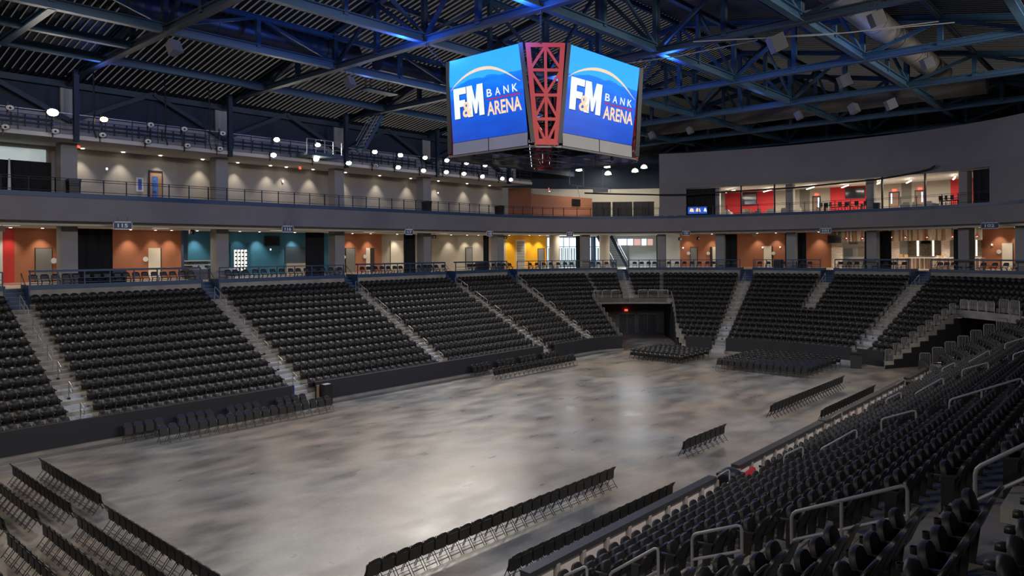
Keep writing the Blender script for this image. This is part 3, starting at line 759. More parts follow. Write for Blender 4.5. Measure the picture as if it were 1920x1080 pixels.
for fx in (0, 1):
    for fy in (0, 1):
        q = lambda x, y, z: Vector((mx(x) if fx else x, my(y) if fy else y, z))
        TLq, TRq, BLq, BRq = q(27.22, 23.42, 19.8), q(28.62, 22.02, 19.8), q(27.62, 23.12, 14.78), q(28.45, 22.42, 14.78)
        at = lambda s, z: TLq.lerp(TRq, s).lerp(BLq.lerp(BRq, s), z)
        nn = (TRq - TLq).cross(BLq - TLq).normalized()
        m = MB()
        def B(a, b, w_=0.2): m.bar(at(*a), at(*b), w_, 0.16, nn)
        B((0.06, 0), (0.06, 1), 0.24); B((0.94, 0), (0.94, 1), 0.24); B((0.5, 0), (0.5, 1), 0.14); B((0, 0.02), (1, 0.02), 0.22); B((0, 0.97), (1, 0.97), 0.3)
        for z in (0.265, 0.51, 0.745): B((0, z), (1, z), 0.15)
        for a, b in (((0.5, 0.03), (0.08, 0.25)), ((0.5, 0.03), (0.92, 0.25)), ((0.08, 0.28), (0.5, 0.5)), ((0.92, 0.28), (0.5, 0.5)), ((0.5, 0.52), (0.08, 0.73)), ((0.5, 0.52), (0.92, 0.73)), ((0.08, 0.76), (0.45, 0.96)), ((0.92, 0.76), (0.55, 0.96))): B(a, b, 0.13)
        wpart('corner_truss', m, M_SBR, sb)
        m = MB(); d2 = nn * 0.0
        for s in (-0.12, 1.1): m.bar(at(s, 0.0), at(s, 0.98), 0.2, 0.22, nn)
        wpart('corner_edge', m, M_DKMET, sb)
m = MB()
for i in range(5):
    s = i / 4; m.bar((27.5 + s * 9.2, 23.0, 14.72), (27.5 + s * 9.2, 29.4, 14.72), 0.06, 0.06); m.bar((28.2, 22.5 + s * 7.4, 14.72), (36.0, 22.5 + s * 7.4, 14.72), 0.06, 0.06)
for a, b in (((27.45, 23.4), (28.7, 22.35)), ((28.7, 22.35), (35.5, 22.35)), ((35.5, 22.35), (36.75, 23.4)), ((36.75, 23.4), (36.75, 29)), ((36.75, 29), (35.5, 30.05)), ((35.5, 30.05), (28.7, 30.05)), ((28.7, 30.05), (27.45, 29)), ((27.45, 29), (27.45, 23.4))): m.bar((*a, 14.72), (*b, 14.72), 0.08, 0.1)
wpart('bottom_frame', m, mat('frame_grey', (0.16, 0.16, 0.17), 0.5, 0.5), sb)
m = MB()
for s in (0, 1):
    for z in (16, 18): m.bar((28.6 + s * 7, 23, z), (28.6 + s * 7, 29.4, z), 0.1, 0.1); m.bar((28.4, 24 + s * 4.4, z), (35.8, 24 + s * 4.4, z), 0.1, 0.1)
    for s2 in (0, 1): m.bar((28.6 + s * 7, 24 + s2 * 4.4, 14.8), (28.6 + s * 7, 24 + s2 * 4.4, 19.7), 0.12, 0.12)
wpart('inner_frame', m, M_DKMET, sb)
for cx_ in (27.75, mx(27.75)):
    for cy_ in (22.85, my(22.85)):
        m = MB(); z = 19.7; i = 0; tx, ty = (26.8 if cx_ < 32 else 37.5), (22.05 if cy_ < 26 else 30.4)
        while z < 21.1:
            f_ = (z - 19.7) / 1.4; px, py = cx_ + (tx - cx_) * f_, cy_ + (ty - cy_) * f_
            ring = [(px + (0.05 * cos(a) if i % 2 else 0), py + (0 if i % 2 else 0.05 * cos(a)), z + 0.08 * sin(a)) for a in np.linspace(0, 2 * pi, 9)[:-1]]
            m.tube(ring, 0.02, 5, True); z += 0.12; i += 1
        wpart('chain', m, M_DKMET, sb)
# ================================================================ FOLDING CHAIRS on the floor
def chair_shapes():
    """seat flipped up, bent backrest, two side frames; front is -Y"""
    seat, back, fr = MB(), MB(), [MB(), MB()]
    seat.prism([(-0.19, -0.07, 0.34), (0.19, -0.07, 0.34), (0.195, -0.02, 0.68), (0.16, -0.015, 0.715), (-0.16, -0.015, 0.715), (-0.195, -0.02, 0.68)], (0, 0.045, 0.0))
    xs_ = [(-0.215, 0.36), (-0.22, 0.70), (-0.205, 0.80), (-0.15, 0.855), (-0.06, 0.88), (0.06, 0.88), (0.15, 0.855), (0.205, 0.80), (0.22, 0.70), (0.215, 0.36)]
    n = len(xs_)
    def yb(z): return 0.05 + 0.02 * (z - 0.36) / 0.34 if z <= 0.70 else 0.07 + 0.62 * (z - 0.70)
    # lower pad and the curved top, each a closed slab
    for zs in ((0.36, 0.69), (0.70, 0.88)):
        P = []
        for x, z in xs_:
            z = min(max(z, zs[0]), zs[1]); P.append((x, yb(z), z))
        b = len(back.v); back.v += P + [(x, y + 0.03, z + 0.006) for x, y, z in P]
        back.f += [tuple(b + i for i in range(n)), tuple(b + i for i in range(2 * n - 1, n - 1, -1))] + [(b + i, b + n + i, b + n + (i + 1) % n, b + (i + 1) % n) for i in range(n)]; back.uv += [None] * (n + 2)
    for j, sg in enumerate((-1, 1)):
        x = 0.225 * sg
        fr[j].tube([(x, 0.19, 0.86), (x, 0.07, 0.66), (x, -0.24, 0.0)], 0.013, 6); fr[j].tube([(x * 0.92, -0.07, 0.42), (x * 0.92, 0.27, 0.0)], 0.013, 6)
        if sg > 0:
            fr[j].tube([(-0.225, -0.185, 0.12), (0.225, -0.185, 0.12)], 0.010, 5); fr[j].tube([(-0.21, 0.21, 0.075), (0.21, 0.21, 0.075)], 0.010, 5); fr[j].tube([(-0.21, 0.15, 0.15), (0.21, 0.15, 0.15)], 0.008, 5)
    return seat, back, fr
cs, cb_, cf = chair_shapes()
ch_me = [cs.mesh('seat', M_CHAIR), cb_.mesh('backrest', M_CHAIR), cf[0].mesh('leg_frame', M_DKMET), cf[1].mesh('leg_frame', M_DKMET)]
one_v, one_f, one_i = [], [], []
for j, mm in enumerate((cs, cb_, cf[0], cf[1])):
    b = len(one_v); one_v += mm.v; one_f += [tuple(b + q for q in f) for f in mm.f]; one_i += [0 if j < 2 else 1] * len(mm.f)
def merged_chair(nm):
    me = bpy.data.meshes.new(nm); me.from_pydata(one_v, [], one_f); me.materials.append(M_CHAIR); me.materials.append(M_DKMET); me.polygons.foreach_set('material_index', one_i); me.update(); return me
one_me = merged_chair('folding_chair')
CH = []   # x, y, yaw, label, group, parts
def crow(p, q, n, face_dir, text, far_end, group, z=0.0, parts=True):
    """a row of n chairs from p to q; FACE_DIR is the way they face"""
    yaw = atan2(face_dir[1], face_dir[0]) + pi / 2
    for i in range(n):
        s = i / (n - 1) if n > 1 else 0
        lab = f'{ORD[i + 1] if i < n / 2 else ORD[n - i]} folding chair from the {far_end[0] if i < n / 2 else far_end[1]} end, {text}'
        CH.append((p[0] + (q[0] - p[0]) * s, p[1] + (q[1] - p[1]) * s, z, yaw, lab, group, parts))
LR = ('near', 'far')
crow((12.66, 16.75), (24.25, 16.6), 24, (0, 1), 'long chair row by the near boards', LR, 'long row of folding chairs by the near boards')
crow((15.57, 13.98), (24.04, 13.82), 18, (0, 1), 'chair row right against the near boards', LR, 'row of folding chairs against the near boards')
crow((30.3, 16.48), (33.85, 16.45), 8, (0, 1), 'short chair row alone mid floor', LR, 'short row of eight folding chairs')
crow((40.45, 16.55), (52.05, 16.5), 24, (0, 1), 'long chair row near the far boards', LR, 'long row of folding chairs at the far right')
crow((41.05, 13.98), (49.78, 13.9), 18, (0, 1), 'chair row against the far boards', LR, 'row of folding chairs against the far boards')
WL = ('wall', 'open')
for x, ya, yb_, n, tx in ((9.75, 35.5, 29.3, 13, 'front wall-side row at lower left'), (8.7, 35.5, 29.1, 13, 'second wall-side row at lower left'), (7.7, 35.5, 29.2, 13, 'third wall-side row at lower left'), (6.7, 35.4, 29.0, 13, 'fourth wall-side row at lower left'),
                         (9.45, 27.0, 19.5, 15, 'front middle row at lower left'), (8.5, 27.05, 19.5, 15, 'second middle row at lower left'), (7.5, 27.1, 19.6, 15, 'third middle row at lower left'), (6.5, 27.0, 19.5, 14, 'fourth middle row at lower left'), (5.5, 27.0, 20.0, 13, 'fifth middle row at lower left')):
    crow((x, ya), (x, yb_), n, (1, 0), tx, WL, 'folding chair rows at the lower left')
crow((15.5, 37.55), (25.15, 37.45), 20, (0, -1), 'front row by the left skirt', LR, 'front row of folding chairs by the left skirt')
for x0_, tx in ((14.5, 'first'), (17.2, 'second'), (20.0, 'third'), (23.05, 'fourth')): crow((x0_, 39.3), (x0_ + 1.55, 39.3), 4, (0, -1), f'{tx} group of four against the left skirt', LR, 'groups of four chairs against the left skirt')
crow((39.4, 36.95), (48.85, 36.9), 19, (0, -1), 'front row before the far skirt', LR, 'front row of folding chairs by the far skirt', parts=False)
for x0_, tx in ((39.5, 'first'), (42.35, 'second'), (45.1, 'third'), (47.9, 'fourth')): crow((x0_, 39.3), (x0_ + 1.6, 39.3), 4, (0, -1), f'{tx} group of four against the far skirt', LR, 'groups of four chairs against the far skirt', parts=False)
BT = ('tunnel', 'right')
for j in range(8):
    x = 54.35 + 1.03 * j; crow((x, 26.5), (x, 19.75), 14, (-1, 0), f'{ORD[j + 1]} row of the right chair block', ('left', 'right'), 'block of folding chairs before the end stand', parts=False)
for j in range(6):
    x = 54.7 + 0.9 * j; crow((x, 34.85), (x, 30.1), 11, (-1, 0), f'{ORD[j + 1]} row of the left chair block', ('left', 'right'), 'block of folding chairs before the tunnel', parts=False)
vis = []
for c in CH:
    p = project(c[0], c[1], 0.6)
    if p and -25 < p[0] < 1945 and p[1] < 1130: vis.append((p[2], c))
vis.sort(key=lambda q: q[0])
restc = []
for n_, (d, c) in enumerate(vis):
    if n_ < 300:
        jit = random.uniform(-0.012, 0.012)
        if c[6]:
            t = thing('folding_chair', c[4], 'folding chair', (c[0], c[1], c[2]), c[3] + jit, c[5])
            for nm, me in zip(('seat', 'backrest', 'leg_frame', 'leg_frame'), ch_me): link_mesh(nm, me, t)
        else:
            o = bpy.data.objects.new('folding_chair', one_me); COL.objects.link(o); o.location = c[:3]; o.rotation_euler = (0, 0, c[3] + jit); tag(o, c[4], 'folding chair', c[5])
    else: restc.append((c[0], c[1], c[2], c[3]))
if restc:
    o = mass('folding_chairs', np.array(one_v), one_f, one_i, restc, [M_CHAIR, M_DKMET]); tag(o, 'far rows of black folding chairs in front of the end stand', 'folding chairs', 'folding chairs before the end stand', 'stuff')
print('CHAIRS', len(CH), 'vis', len(vis), 'rest', len(restc))
# ================================================================ SKIRTS, BOARDS, BINS
def skirt(t0, t1, label, fold=0.02, z1=1.34, off=-0.68, zb=0.17):
    m = MB(); L = 0; ts = []; t = t0
    while t < t1: ts.append(t); t = tstep(t, off, 0.16)
    ts.append(t1); random.seed(int(t0 * 10)); ph = [random.uniform(0, 6.3) for _ in range(4)]
    pts = []
    for i, t in enumerate(ts):
        s = i * 0.16; wv_ = sin(s * 3.1 + ph[0]) * 0.5 + sin(s * 5.3 + ph[1]) * 0.35 + sin(s * 9.7 + ph[2]) * 0.3
        env = 0.5 + 0.5 * sin(s * 0.45 + ph[3])
        pts.append((t, wv_ * fold * env))
    zs = (zb, 0.5, 0.9, z1 - 0.1, z1)
    for (ta, wa), (tb, wb) in zip(pts[:-1], pts[1:]):
        for z0_, z1_ in zip(zs[:-1], zs[1:]):
            f0, f1 = 1.15 - z0_ / z1, 1.15 - z1_ / z1
            m.quad(P3(ta, off - wa * f0, z0_), P3(tb, off - wb * f0, z0_), P3(tb, off - wb * f1, z1_), P3(ta, off - wa * f1, z1_))
        m.quad(P3(ta, off, z1), P3(tb, off, z1), P3(tb, off + 0.12, z1 + 0.02), P3(ta, off + 0.12, z1 + 0.02))
    return one('skirt', m, M_SKIRT, label, 'skirting drape', 'black skirts round the floor', smooth=False)
skirt(-6, 24.25, 'smooth black skirt left of the first stair gap, in front of the 115 seats')
skirt(25.85, 48.55, 'long black skirt between the two left stair gaps, behind the black cabinet')
skirt(50.05, TL - 0.4, 'black pleated skirt in the far corner, left of the tunnel', 0.07)
skirt(e120(0) + 0.8, 131.5, 'narrow black pleated skirt right of the tunnel', 0.08)
skirt(133.9, 154.9, 'wide black draped skirt under the middle end section', 0.07)
skirt(157.2, TR0 - 0.4, 'black pleated skirt beside the grey bin at the far right', 0.09)
skirt(TR1 + 1, TR1 + 22, 'dark curved skirt past the vomitory, behind the near boards', 0.03)
m = MB(); m.box(P3(24.32, -0.68, 0.75), (0.06, 0.1, 1.15)); one('skirt_edge', m, mat('blue_edge', (0.02, 0.06, 0.25), 0.5), 'blue edge strip at the right end of the left skirt', 'edge strip')
# near dasher boards
M_BRAIL = mat('board_rail', (0.028, 0.03, 0.036), 0.45); M_BPAN = mat('board_panel', (0.72, 0.66, 0.64), 0.5, noise=0.06, nscale=2); M_BFR = mat('board_frame', (0.42, 0.38, 0.36), 0.5, 0.2)
def board(x0, x1, label):
    y = 12.32; t = thing('dasher_board', label, 'barrier', ((x0 + x1) / 2, y, 0), 0, 'dasher boards along the near side')
    wpart('top_rail', MB().box(((x0 + x1) / 2, y + 0.12, 1.08), (x1 - x0, 0.34, 0.16)), M_BRAIL, t)
    n = max(1, round((x1 - x0) / 1.22)); d = (x1 - x0) / n
    for i in range(n): wpart('panel', MB().box((x0 + d * (i + 0.5), y + 0.05, 0.66), (d - 0.22, 0.04, 0.58)), M_BPAN, t)
    for i in range(n + 1): wpart('post', MB().box((x0 + d * i, y, 0.52), (0.16, 0.14, 1.02)), M_BFR, t)
    wpart('face_panel', MB().box(((x0 + x1) / 2, y + 0.16, 0.52), (x1 - x0, 0.03, 1.0)), M_SKIRT, t)
    wpart('kick_strip', MB().box(((x0 + x1) / 2, y + 0.04, 0.27), (x1 - x0, 0.06, 0.2)), mat('kick_red', (0.28, 0.05, 0.045), 0.5), t)
board(4.0, 12.2, 'boards left of the first near gap, mostly below the frame'); board(14.3, 24.95, 'boards beside the near chair row, up to the black bin'); board(26.8, 36.3, 'boards right of the black bin on the near side'); board(36.5, 50.9, 'far run of near side boards up to the second black bin'); board(52.1, 57.5, 'short last run of near side boards by the vomitory')
def bin_(name, x, y, z, label, m_, w_=0.55, h_=0.95, yaw=0.0, dome=False):
    t = thing(name, label, 'bin', (x, y, z), yaw)
    part('body', MB().hexa([(-w_ * .45, -w_ * .45, 0), (w_ * .45, -w_ * .45, 0), (w_ * .45, w_ * .45, 0), (-w_ * .45, w_ * .45, 0), (-w_ / 2, -w_ / 2, h_ * .88), (w_ / 2, -w_ / 2, h_ * .88), (w_ / 2, w_ / 2, h_ * .88), (-w_ / 2, w_ / 2, h_ * .88)]), m_, t)
    m = MB(); m.box((0, 0, h_ * 0.92), (w_ * 1.06, w_ * 1.06, h_ * .08))
    if dome: m.lathe([(w_ * .5, h_ * .95), (w_ * .42, h_ * 1.05), (w_ * .2, h_ * 1.12), (0, h_ * 1.13)], n=14)
    part('lid', m, mat('bin_lid', (0.012, 0.016, 0.03), 0.4) if dome else M_DKMET, t)
    return t
bin_('trash_bin', 25.9, 12.2, 0, 'round-topped black bin with blue lid in the gap of the near boards', M_DKMET, 0.75, 1.15, 0, True)
bin_('trash_bin', 51.5, 12.3, 0, 'black bin at the far gap of the near boards', M_DKMET, 0.7, 1.1)
p = on_Z(1605, 690, 0); bin_('wheeled_bin', p.x, p.y, 0, 'dark grey wheeled bin standing left of the pleated skirt at far right', mat('bin_grey', (0.045, 0.04, 0.042), 0.6), 0.85, 1.25, 0.35)
t = thing('bin_cabinet', 'tall black open-topped cabinet at the start of the long skirt', 'cabinet', (26.25, 39.3, 0))
part('body', MB().box((0, 0, 0.62), (0.6, 0.5, 1.24)), M_DKMET, t); part('inner_liner', MB().box((0, 0, 1.25), (0.42, 0.3, 0.03)), M_WHITE, t); part('side_panel', MB().box((-0.42, 0.3, 0.6), (0.12, 0.12, 1.2)), mat('plywood', (0.30, 0.2, 0.11), 0.7), t)
for u, v, lab, w_ in ((1405, 886, 'red folded sheet behind the near boards just right of the bin', 1.1), (1617, 779, 'crumpled red cloth on the far near-side seats', 0.8)):
    p = on_Y(u, v, 12.0); m = MB(); m.hexa([(p.x - w_ / 2, p.y - 0.08, p.z - 0.12), (p.x + w_ / 2, p.y - 0.1, p.z - 0.18), (p.x + w_ / 2, p.y + 0.09, p.z - 0.1), (p.x - w_ / 2, p.y + 0.1, p.z - 0.14), (p.x - w_ / 2.3, p.y - 0.1, p.z + 0.02), (p.x + w_ / 2.6, p.y - 0.05, p.z + 0.12), (p.x + w_ / 2.2, p.y + 0.1, p.z + 0.1), (p.x - w_ / 2.2, p.y + 0.1, p.z)])
    one('red_cloth', m, M_RED, lab, 'cloth')
# ================================================================ HANDRAILS in the aisles
def handrail(t, pts, label, m_, r=0.024, mids=(), hgt=0.95, mid=0.5, group='stair handrails', nseg=6, post_drop=0.0):
    """pts: two (or more) points (offset, tread height) down an aisle; rounded frame with a mid rail"""
    a, b = pts[0], pts[-1]
    T = lambda o, z: Vector(P3(t, o, z))
    root = thing('handrail', label, 'handrail', T((a[0] + b[0]) / 2, min(a[1], b[1])), 0, group)
    A0, A1 = T(a[0], a[1]), T(a[0], a[1] + hgt); B0, B1 = T(b[0], b[1]), T(b[0], b[1] + hgt)
    d = (B1 - A1); L = d.length; d.normalize(); c = min(0.09, L * 0.2)
    fr = [A0, A1 - Vector((0, 0, c)), A1 - Vector((0, 0, c * 0.3)) + d * c * 0.3, A1 + d * c, B1 - d * c, B1 - Vector((0, 0, c * 0.3)) - d * c * 0.3, B1 - Vector((0, 0, c)), B0]
    wpart('rail_frame', MB().tube(fr, r, nseg), m_, root, True)
    wpart('mid_rail', MB().tube([A0 + Vector((0, 0, hgt * mid)), B0 + Vector((0, 0, hgt * mid))], r * 0.9, nseg), m_, root, True)
    for o_, z_ in mids: wpart('mid_post', MB().tube([T(o_, z_), A1.lerp(B1, (o_ - a[0]) / (b[0] - a[0]))], r, nseg), m_, root, True)
    return root
def stub(t, k, label, m_, r=0.026, hgt=0.95, arm=0.5):
    o, z = row_off(k) + 0.35, tread(k); T = lambda o, z: Vector(P3(t, o, z))
    root = thing('handrail', label, 'handrail', T(o, z), 0, 'stair handrails')
    wpart('post', MB().tube([T(o, z), T(o, z + hgt)], r, 6), m_, root, True)
    wpart('rail_loop', MB().tube([T(o, z + hgt), T(o - arm, z + hgt - 0.24), T(o - arm - 0.06, z + hgt - 0.36), T(o - arm, z + hgt * 0.42), T(o, z + hgt * 0.62)], r * 0.9, 6), m_, root, True)
    wpart('foot', MB().box(tuple(T(o, z + 0.05)), (0.12, 0.12, 0.1)), M_DKMET, root)
AN = ['stair beside section 115', 'stair between 115 and 116', 'stair between 116 and 117', 'stair between 117 and 118', 'stair between 118 and 119', 'balcony stair above the tunnel', 'stair between 120 and 101', 'short stair in section 101', 'stair between 101 and 102']
for i, (kd, t) in enumerate(AISLES[:9]):
    ro = lambda k: (row_off(k) + 0.35, tread(k))
    for ka, kb_, w_ in ((13, 11, 'top'), (10, 8, 'second'), (7, 6, 'third')):
        if kd == 'balcony' and ka < 10: continue
        if kd == 'half' and ka < 10: continue
        handrail(t, [ro(ka), ro(kb_)], f'{w_} grey handrail down the {AN[i]}', M_RAILG, mids=[ro(k) for k in range(kb_ + 1, ka)])
    if kd == 'far':
        for k, w_ in ((5, 'uppermost'), (3, 'middle'), (1, 'lower')): stub(t, k, f'{w_} short post rail on the lower {AN[i]}', M_STEEL)
NN = {9: 'fifth near aisle', 10: 'fourth near aisle', 11: 'third near aisle', 12: 'second near aisle', 13: 'first near aisle'}
for i in range(9, 13):
    t = AISLES[i][1]; ro = lambda r_: (RUN * (14 - r_) - 0.15, tread(14 - int(math.ceil(r_ - 0.01))))
    N_ = {9: 'farthest', 10: 'third', 11: 'second', 12: 'nearest'}[i]
    for ra, rb, md, w_ in ((1.0, 2.4, (), 'uppermost'), (3.5, 5.7, (4.7,), 'long second'), (6.8, 8.0, (), 'third'), (8.9, 10.3, (), 'fourth'), (11.0, 11.8, (), 'fifth')):
        handrail(t, [ro(ra), ro(rb)], f'{w_} rounded steel handrail in the {N_} aisle of the right-hand stand', M_RAILG, 0.030, [ro(q) for q in md], 0.95, 0.5, 'handrails of the right-hand stand', 10)
    handrail(t, [(-0.35, 0.6), (-0.9, 0.2)], f'bottom rounded handrail in the {N_} aisle of the right-hand stand', M_RAILG, 0.030, (), 0.95, 0.5, 'handrails of the right-hand stand', 10)
# guard rails at the tunnel edges and the balcony fronts
def guard(a, b, z0a, z0b, label, hgt=0.95, n=7, grp='guard rails at the tunnels', m_=M_STEEL):
    a, b = Vector(a), Vector(b); root = thing('guard_rail', label, 'guard rail', (a + b) / 2, 0, grp)
    za, zb2 = Vector((0, 0, hgt)), Vector((0, 0, 0.12))
    c = 0.07; d = (b - a).normalized()
    wpart('frame', MB().tube([a, a + za - Vector((0, 0, c)), a + za + d * c, b + za - d * c, b + za - Vector((0, 0, c)), b], 0.028, 6).tube([a + zb2, b + zb2], 0.02, 5), m_, root, True)
    for i in range(1, n): q = a.lerp(b, i / n); wpart('bar', MB().bar(q + zb2, q + za, 0.022, 0.022), m_, root)
for k in range(9):
    a, b = row_off(k) + 0.03, row_off(k + 1) - 0.03
    guard(P3(TR0 - 0.25, a + 0.05, tread(k)), P3(TR0 - 0.25, b - 0.05, tread(k)), 0, 0, f'steel guard rail at the right end of section 102, {ORD[k + 1]} step up', n=6)
    guard(P3(TL - 0.2, a + 0.05, tread(k)), P3(TL - 0.2, b - 0.05, tread(k)), 0, 0, f'steel guard rail left of the tunnel, {ORD[k + 1]} step up', n=5)
    if k < 8: guard(P3(TR1 + 0.6, a + 0.04, tread(k)), P3(TR1 + 0.6, b - 0.04, tread(k)), 0, 0, f'tall barred guard rail at the end of the right-hand stand, {ORD[k + 1]} step up', 1.25, 7, 'barred guards at the end of the right-hand stand')
for t0, t1, nme, n in ((TL + 0.5, 99.5, 'left half of the tunnel balcony', 3), (106.5, e120(9) - 1, 'right half of the tunnel balcony', 3), (TR0 + 0.5, TR0 + 12, 'left part of the right balcony', 4)):
    tt = np.linspace(t0, t1, n + 1)
    for i in range(n): guard(P3(tt[i] + 0.15, row_off(9) + 0.1, tread(9)), P3(tt[i + 1] - 0.15, row_off(9) + 0.1, tread(9)), 0, 0, f'balcony guard rail, {ORD[i + 1]} panel on the {nme}', 0.85, 9, 'balcony guard rails')
for t0 in (TR0 + 13.5, TR0 + 17.5): guard(P3(t0, row_off(9) + 0.1, tread(9)), P3(t0 + 3.5, row_off(9) + 0.1, tread(9)), 0, 0, f'taller balcony guard rail {"left" if t0 < TR0 + 15 else "right"} of the stair gap at the far right', 1.1, 9, 'balcony guard rails')
m = MB(); pts = [Vector(P3(e120(k) + 0.1, row_off(k) + 0.1, tread(k) + 0.75)) for k in range(0, 10)]
t = thing('guard_rail', 'sloping steel rail down the left edge of section 120 beside the tunnel', 'guard rail', pts[0] - Vector((0, 0, .75)), 0, 'guard rails at the tunnels'); wpart('rail', MB().tube(pts, 0.03, 6), M_STEEL, t)
for k in range(0, 10, 1): wpart('post', MB().tube([pts[k] - Vector((0, 0, 0.75)), pts[k]], 0.025, 6), M_STEEL, t)
#@@PART4
# ================================================================ CATWALK with floodlights on the left
BAYN = ['first', 'second', 'third', 'fourth', 'fifth', 'last']
bx = [-10] + [16.0, 26.2, 36.5, 46.9, 57.0, 61.0]
for i, (a, b) in enumerate(zip(bx[:-1], bx[1:])):
    t = thing('catwalk_railing', f'grey lattice catwalk railing above the gallery, {BAYN[i]} bay along the left wall', 'railing', ((a + b) / 2, YS, 17.1), 0, 'catwalk railings')
    n = max(2, int((b - a) / 1.5))
    for z in (17.45, 17.8, 18.12, 18.45): wpart('rail', MB().bar((a + .1, YS + 0.05, z), (b - .1, YS + 0.05, z), 0.035, 0.045), M_TRUSSD if z < 18.4 else M_RAILG, t)
    for j in range(n + 1): x = a + 0.1 + (b - a - 0.2) * j / n; wpart('post', MB().bar((x, YS + 0.05, 17.1), (x, YS + 0.05, 18.47), 0.05, 0.05, (1, 0, 0)), M_TRUSSD, t)
    wpart('toe_plate', MB().box(((a + b) / 2, YS + 0.08, 17.24), (b - a, 0.03, 0.2)), M_GREYW, t)
    m = MB()
    for z in (17.6, 17.95, 18.25): m.box(((a + b) / 2, 53.9, z), (b - a - 1.2, 0.08, 0.12))
    for j in range(2 * n): x = a + 0.7 + (b - a - 1.4) * j / (2 * n - 1); m.box((x, 53.86, 17.9), (0.06, 0.06, 1.2))
    wpart('cable_tray', m, M_TRUSSD, t)
for i, x in enumerate((16.0, 26.25, 36.55, 46.95, 57.2)):
    struct('column_hanger', MB().box((x, YS - 0.05, 19.0), (0.3, 0.3, 4.6)), M_NAVYD)
for i, (x0_, x1_) in enumerate(((16.3, 26.8), (26.8, 37.5), (37.5, 47.7), (47.7, 57.9), (5.8, 16.3))):
    m = MB(); xm = (x0_ + x1_) / 2; m.bar((x0_, 53.6, 18.3), (xm, 53.6, 20.9), 0.3, 0.3); m.bar((x1_, 53.6, 18.3), (xm, 53.6, 20.9), 0.3, 0.3); m.bar((x0_, 53.7, 20.7), (x1_, 53.7, 20.7), 0.3, 0.4); struct('wall_brace', m, M_TRUSSD)
FL = [(99, 211, 2), (195, 224, 3), (19, 202, 0), (10, 238, 0), (104, 246, 0), (193, 253, 0), (283, 234, 0), (278, 265, 0), (346, 242, 0), (352, 273, 0), (418, 250, 0), (413, 279, 0), (519, 262, 1), (513, 291, 1), (596, 272, 1), (593, 299, 1), (654, 306, 1), (703, 285, 1),
      (705, 311, 0), (751, 291, 1), (747, 314, 1), (797, 296, 1), (794, 320, 1), (838, 301, 1), (837, 323, 1), (870, 326, 1), (875, 306, 1), (905, 331, 1), (910, 310, 1), (942, 335, 1), (958, 337, 1)]
random.seed(3); seen = {}
for n_, (u, v, on) in enumerate(FL):
    p = on_Y(u, v, YS - 0.55); st_ = ('unlit', 'lit white', 'brightest white', 'amber')[on]
    row_ = 'upper' if p.z > 17.45 else 'lower'
    nb = seen[(row_, st_)] = seen.get((row_, st_), 0) + 1
    lab = {2: 'brightest white floodlight, at the left end of the catwalk', 3: 'only amber floodlight on the catwalk'}.get(on, f'{ORD[nb]} {st_} floodlight from the left in the {row_} catwalk row')
    t = thing('floodlight', lab, 'floodlight', p, 0, 'floodlights on the left catwalk')
    aim = Vector((p.x * 0.85 + 4 + random.uniform(-8, 8), 24 + random.uniform(-8, 6), 0)); d = (aim - p).normalized(); tocam = (Vector((0, 0, H)) - p).normalized()
    d = (d * 0.6 + tocam * 0.4).normalized() if on != 0 else (d * 0.45 + tocam * 0.55).normalized()
    R = d.to_track_quat('Z', 'Y').to_matrix().to_4x4(); big = 0.62 if on != 2 else 0.85
    Mx = R
    part('housing', MB().lathe([(0.0, -0.32), (0.10, -0.3), (0.15, -0.2), (0.34 * big, -0.02), (0.36 * big, 0.0), (0.33 * big, 0.0), (0.31 * big, -0.03)], n=14).xf(Mx @ Matrix.Diagonal((1.15, 0.85, 1, 1))), M_DKMET if on else M_DKMET, t, True)
    part('lens', MB().lathe([(0.31 * big, -0.02), (0.2 * big, 0.015), (0.0, 0.02)], n=14).xf(Mx @ Matrix.Diagonal((1.15, 0.85, 1, 1))), (M_LENSO, M_LENS, M_LENS, M_LENSW)[on], t, True)
    if not on: part('lens_hub', MB().lathe([(0.07, 0.02), (0.05, 0.05), (0, 0.05)], n=8).xf(Mx), M_DKMET, t)
    m = MB(); m.bar((0, 0, 0), (0, 0.6, 0.0), 0.06, 0.06); m.box((0, 0.56, 0), (0.08, 0.08, 0.8)); m.bar((-0.2, 0.05, 0), (0.2, 0.05, 0), 0.05, 0.05); part('bracket', m, M_DKMET, t)
    if on: lamp('SPOT', tuple(p + d * 0.15), {1: 700, 2: 1300, 3: 800}[on], WARM if on == 3 else WHITE, tuple(aim), 0.28, 125, 0.7, parent=t, name='floodlight_lamp')
for x, w_ in ((21.4, 'first'), (24.5, 'second'), (16.9, 'third')):      # cable looms hanging between fixtures
    m = MB(); m.tube([(x, YS - 0.4, 21.55), (x + 0.05, YS - 0.45, 18.6), (x - 0.05, YS - 0.5, 17.6), (x + 0.12, YS - 0.5, 17.0)], 0.05, 6); one('cable_loom', m, M_DKMET, f'black cable loom hanging at the catwalk, {w_} one', 'cable')
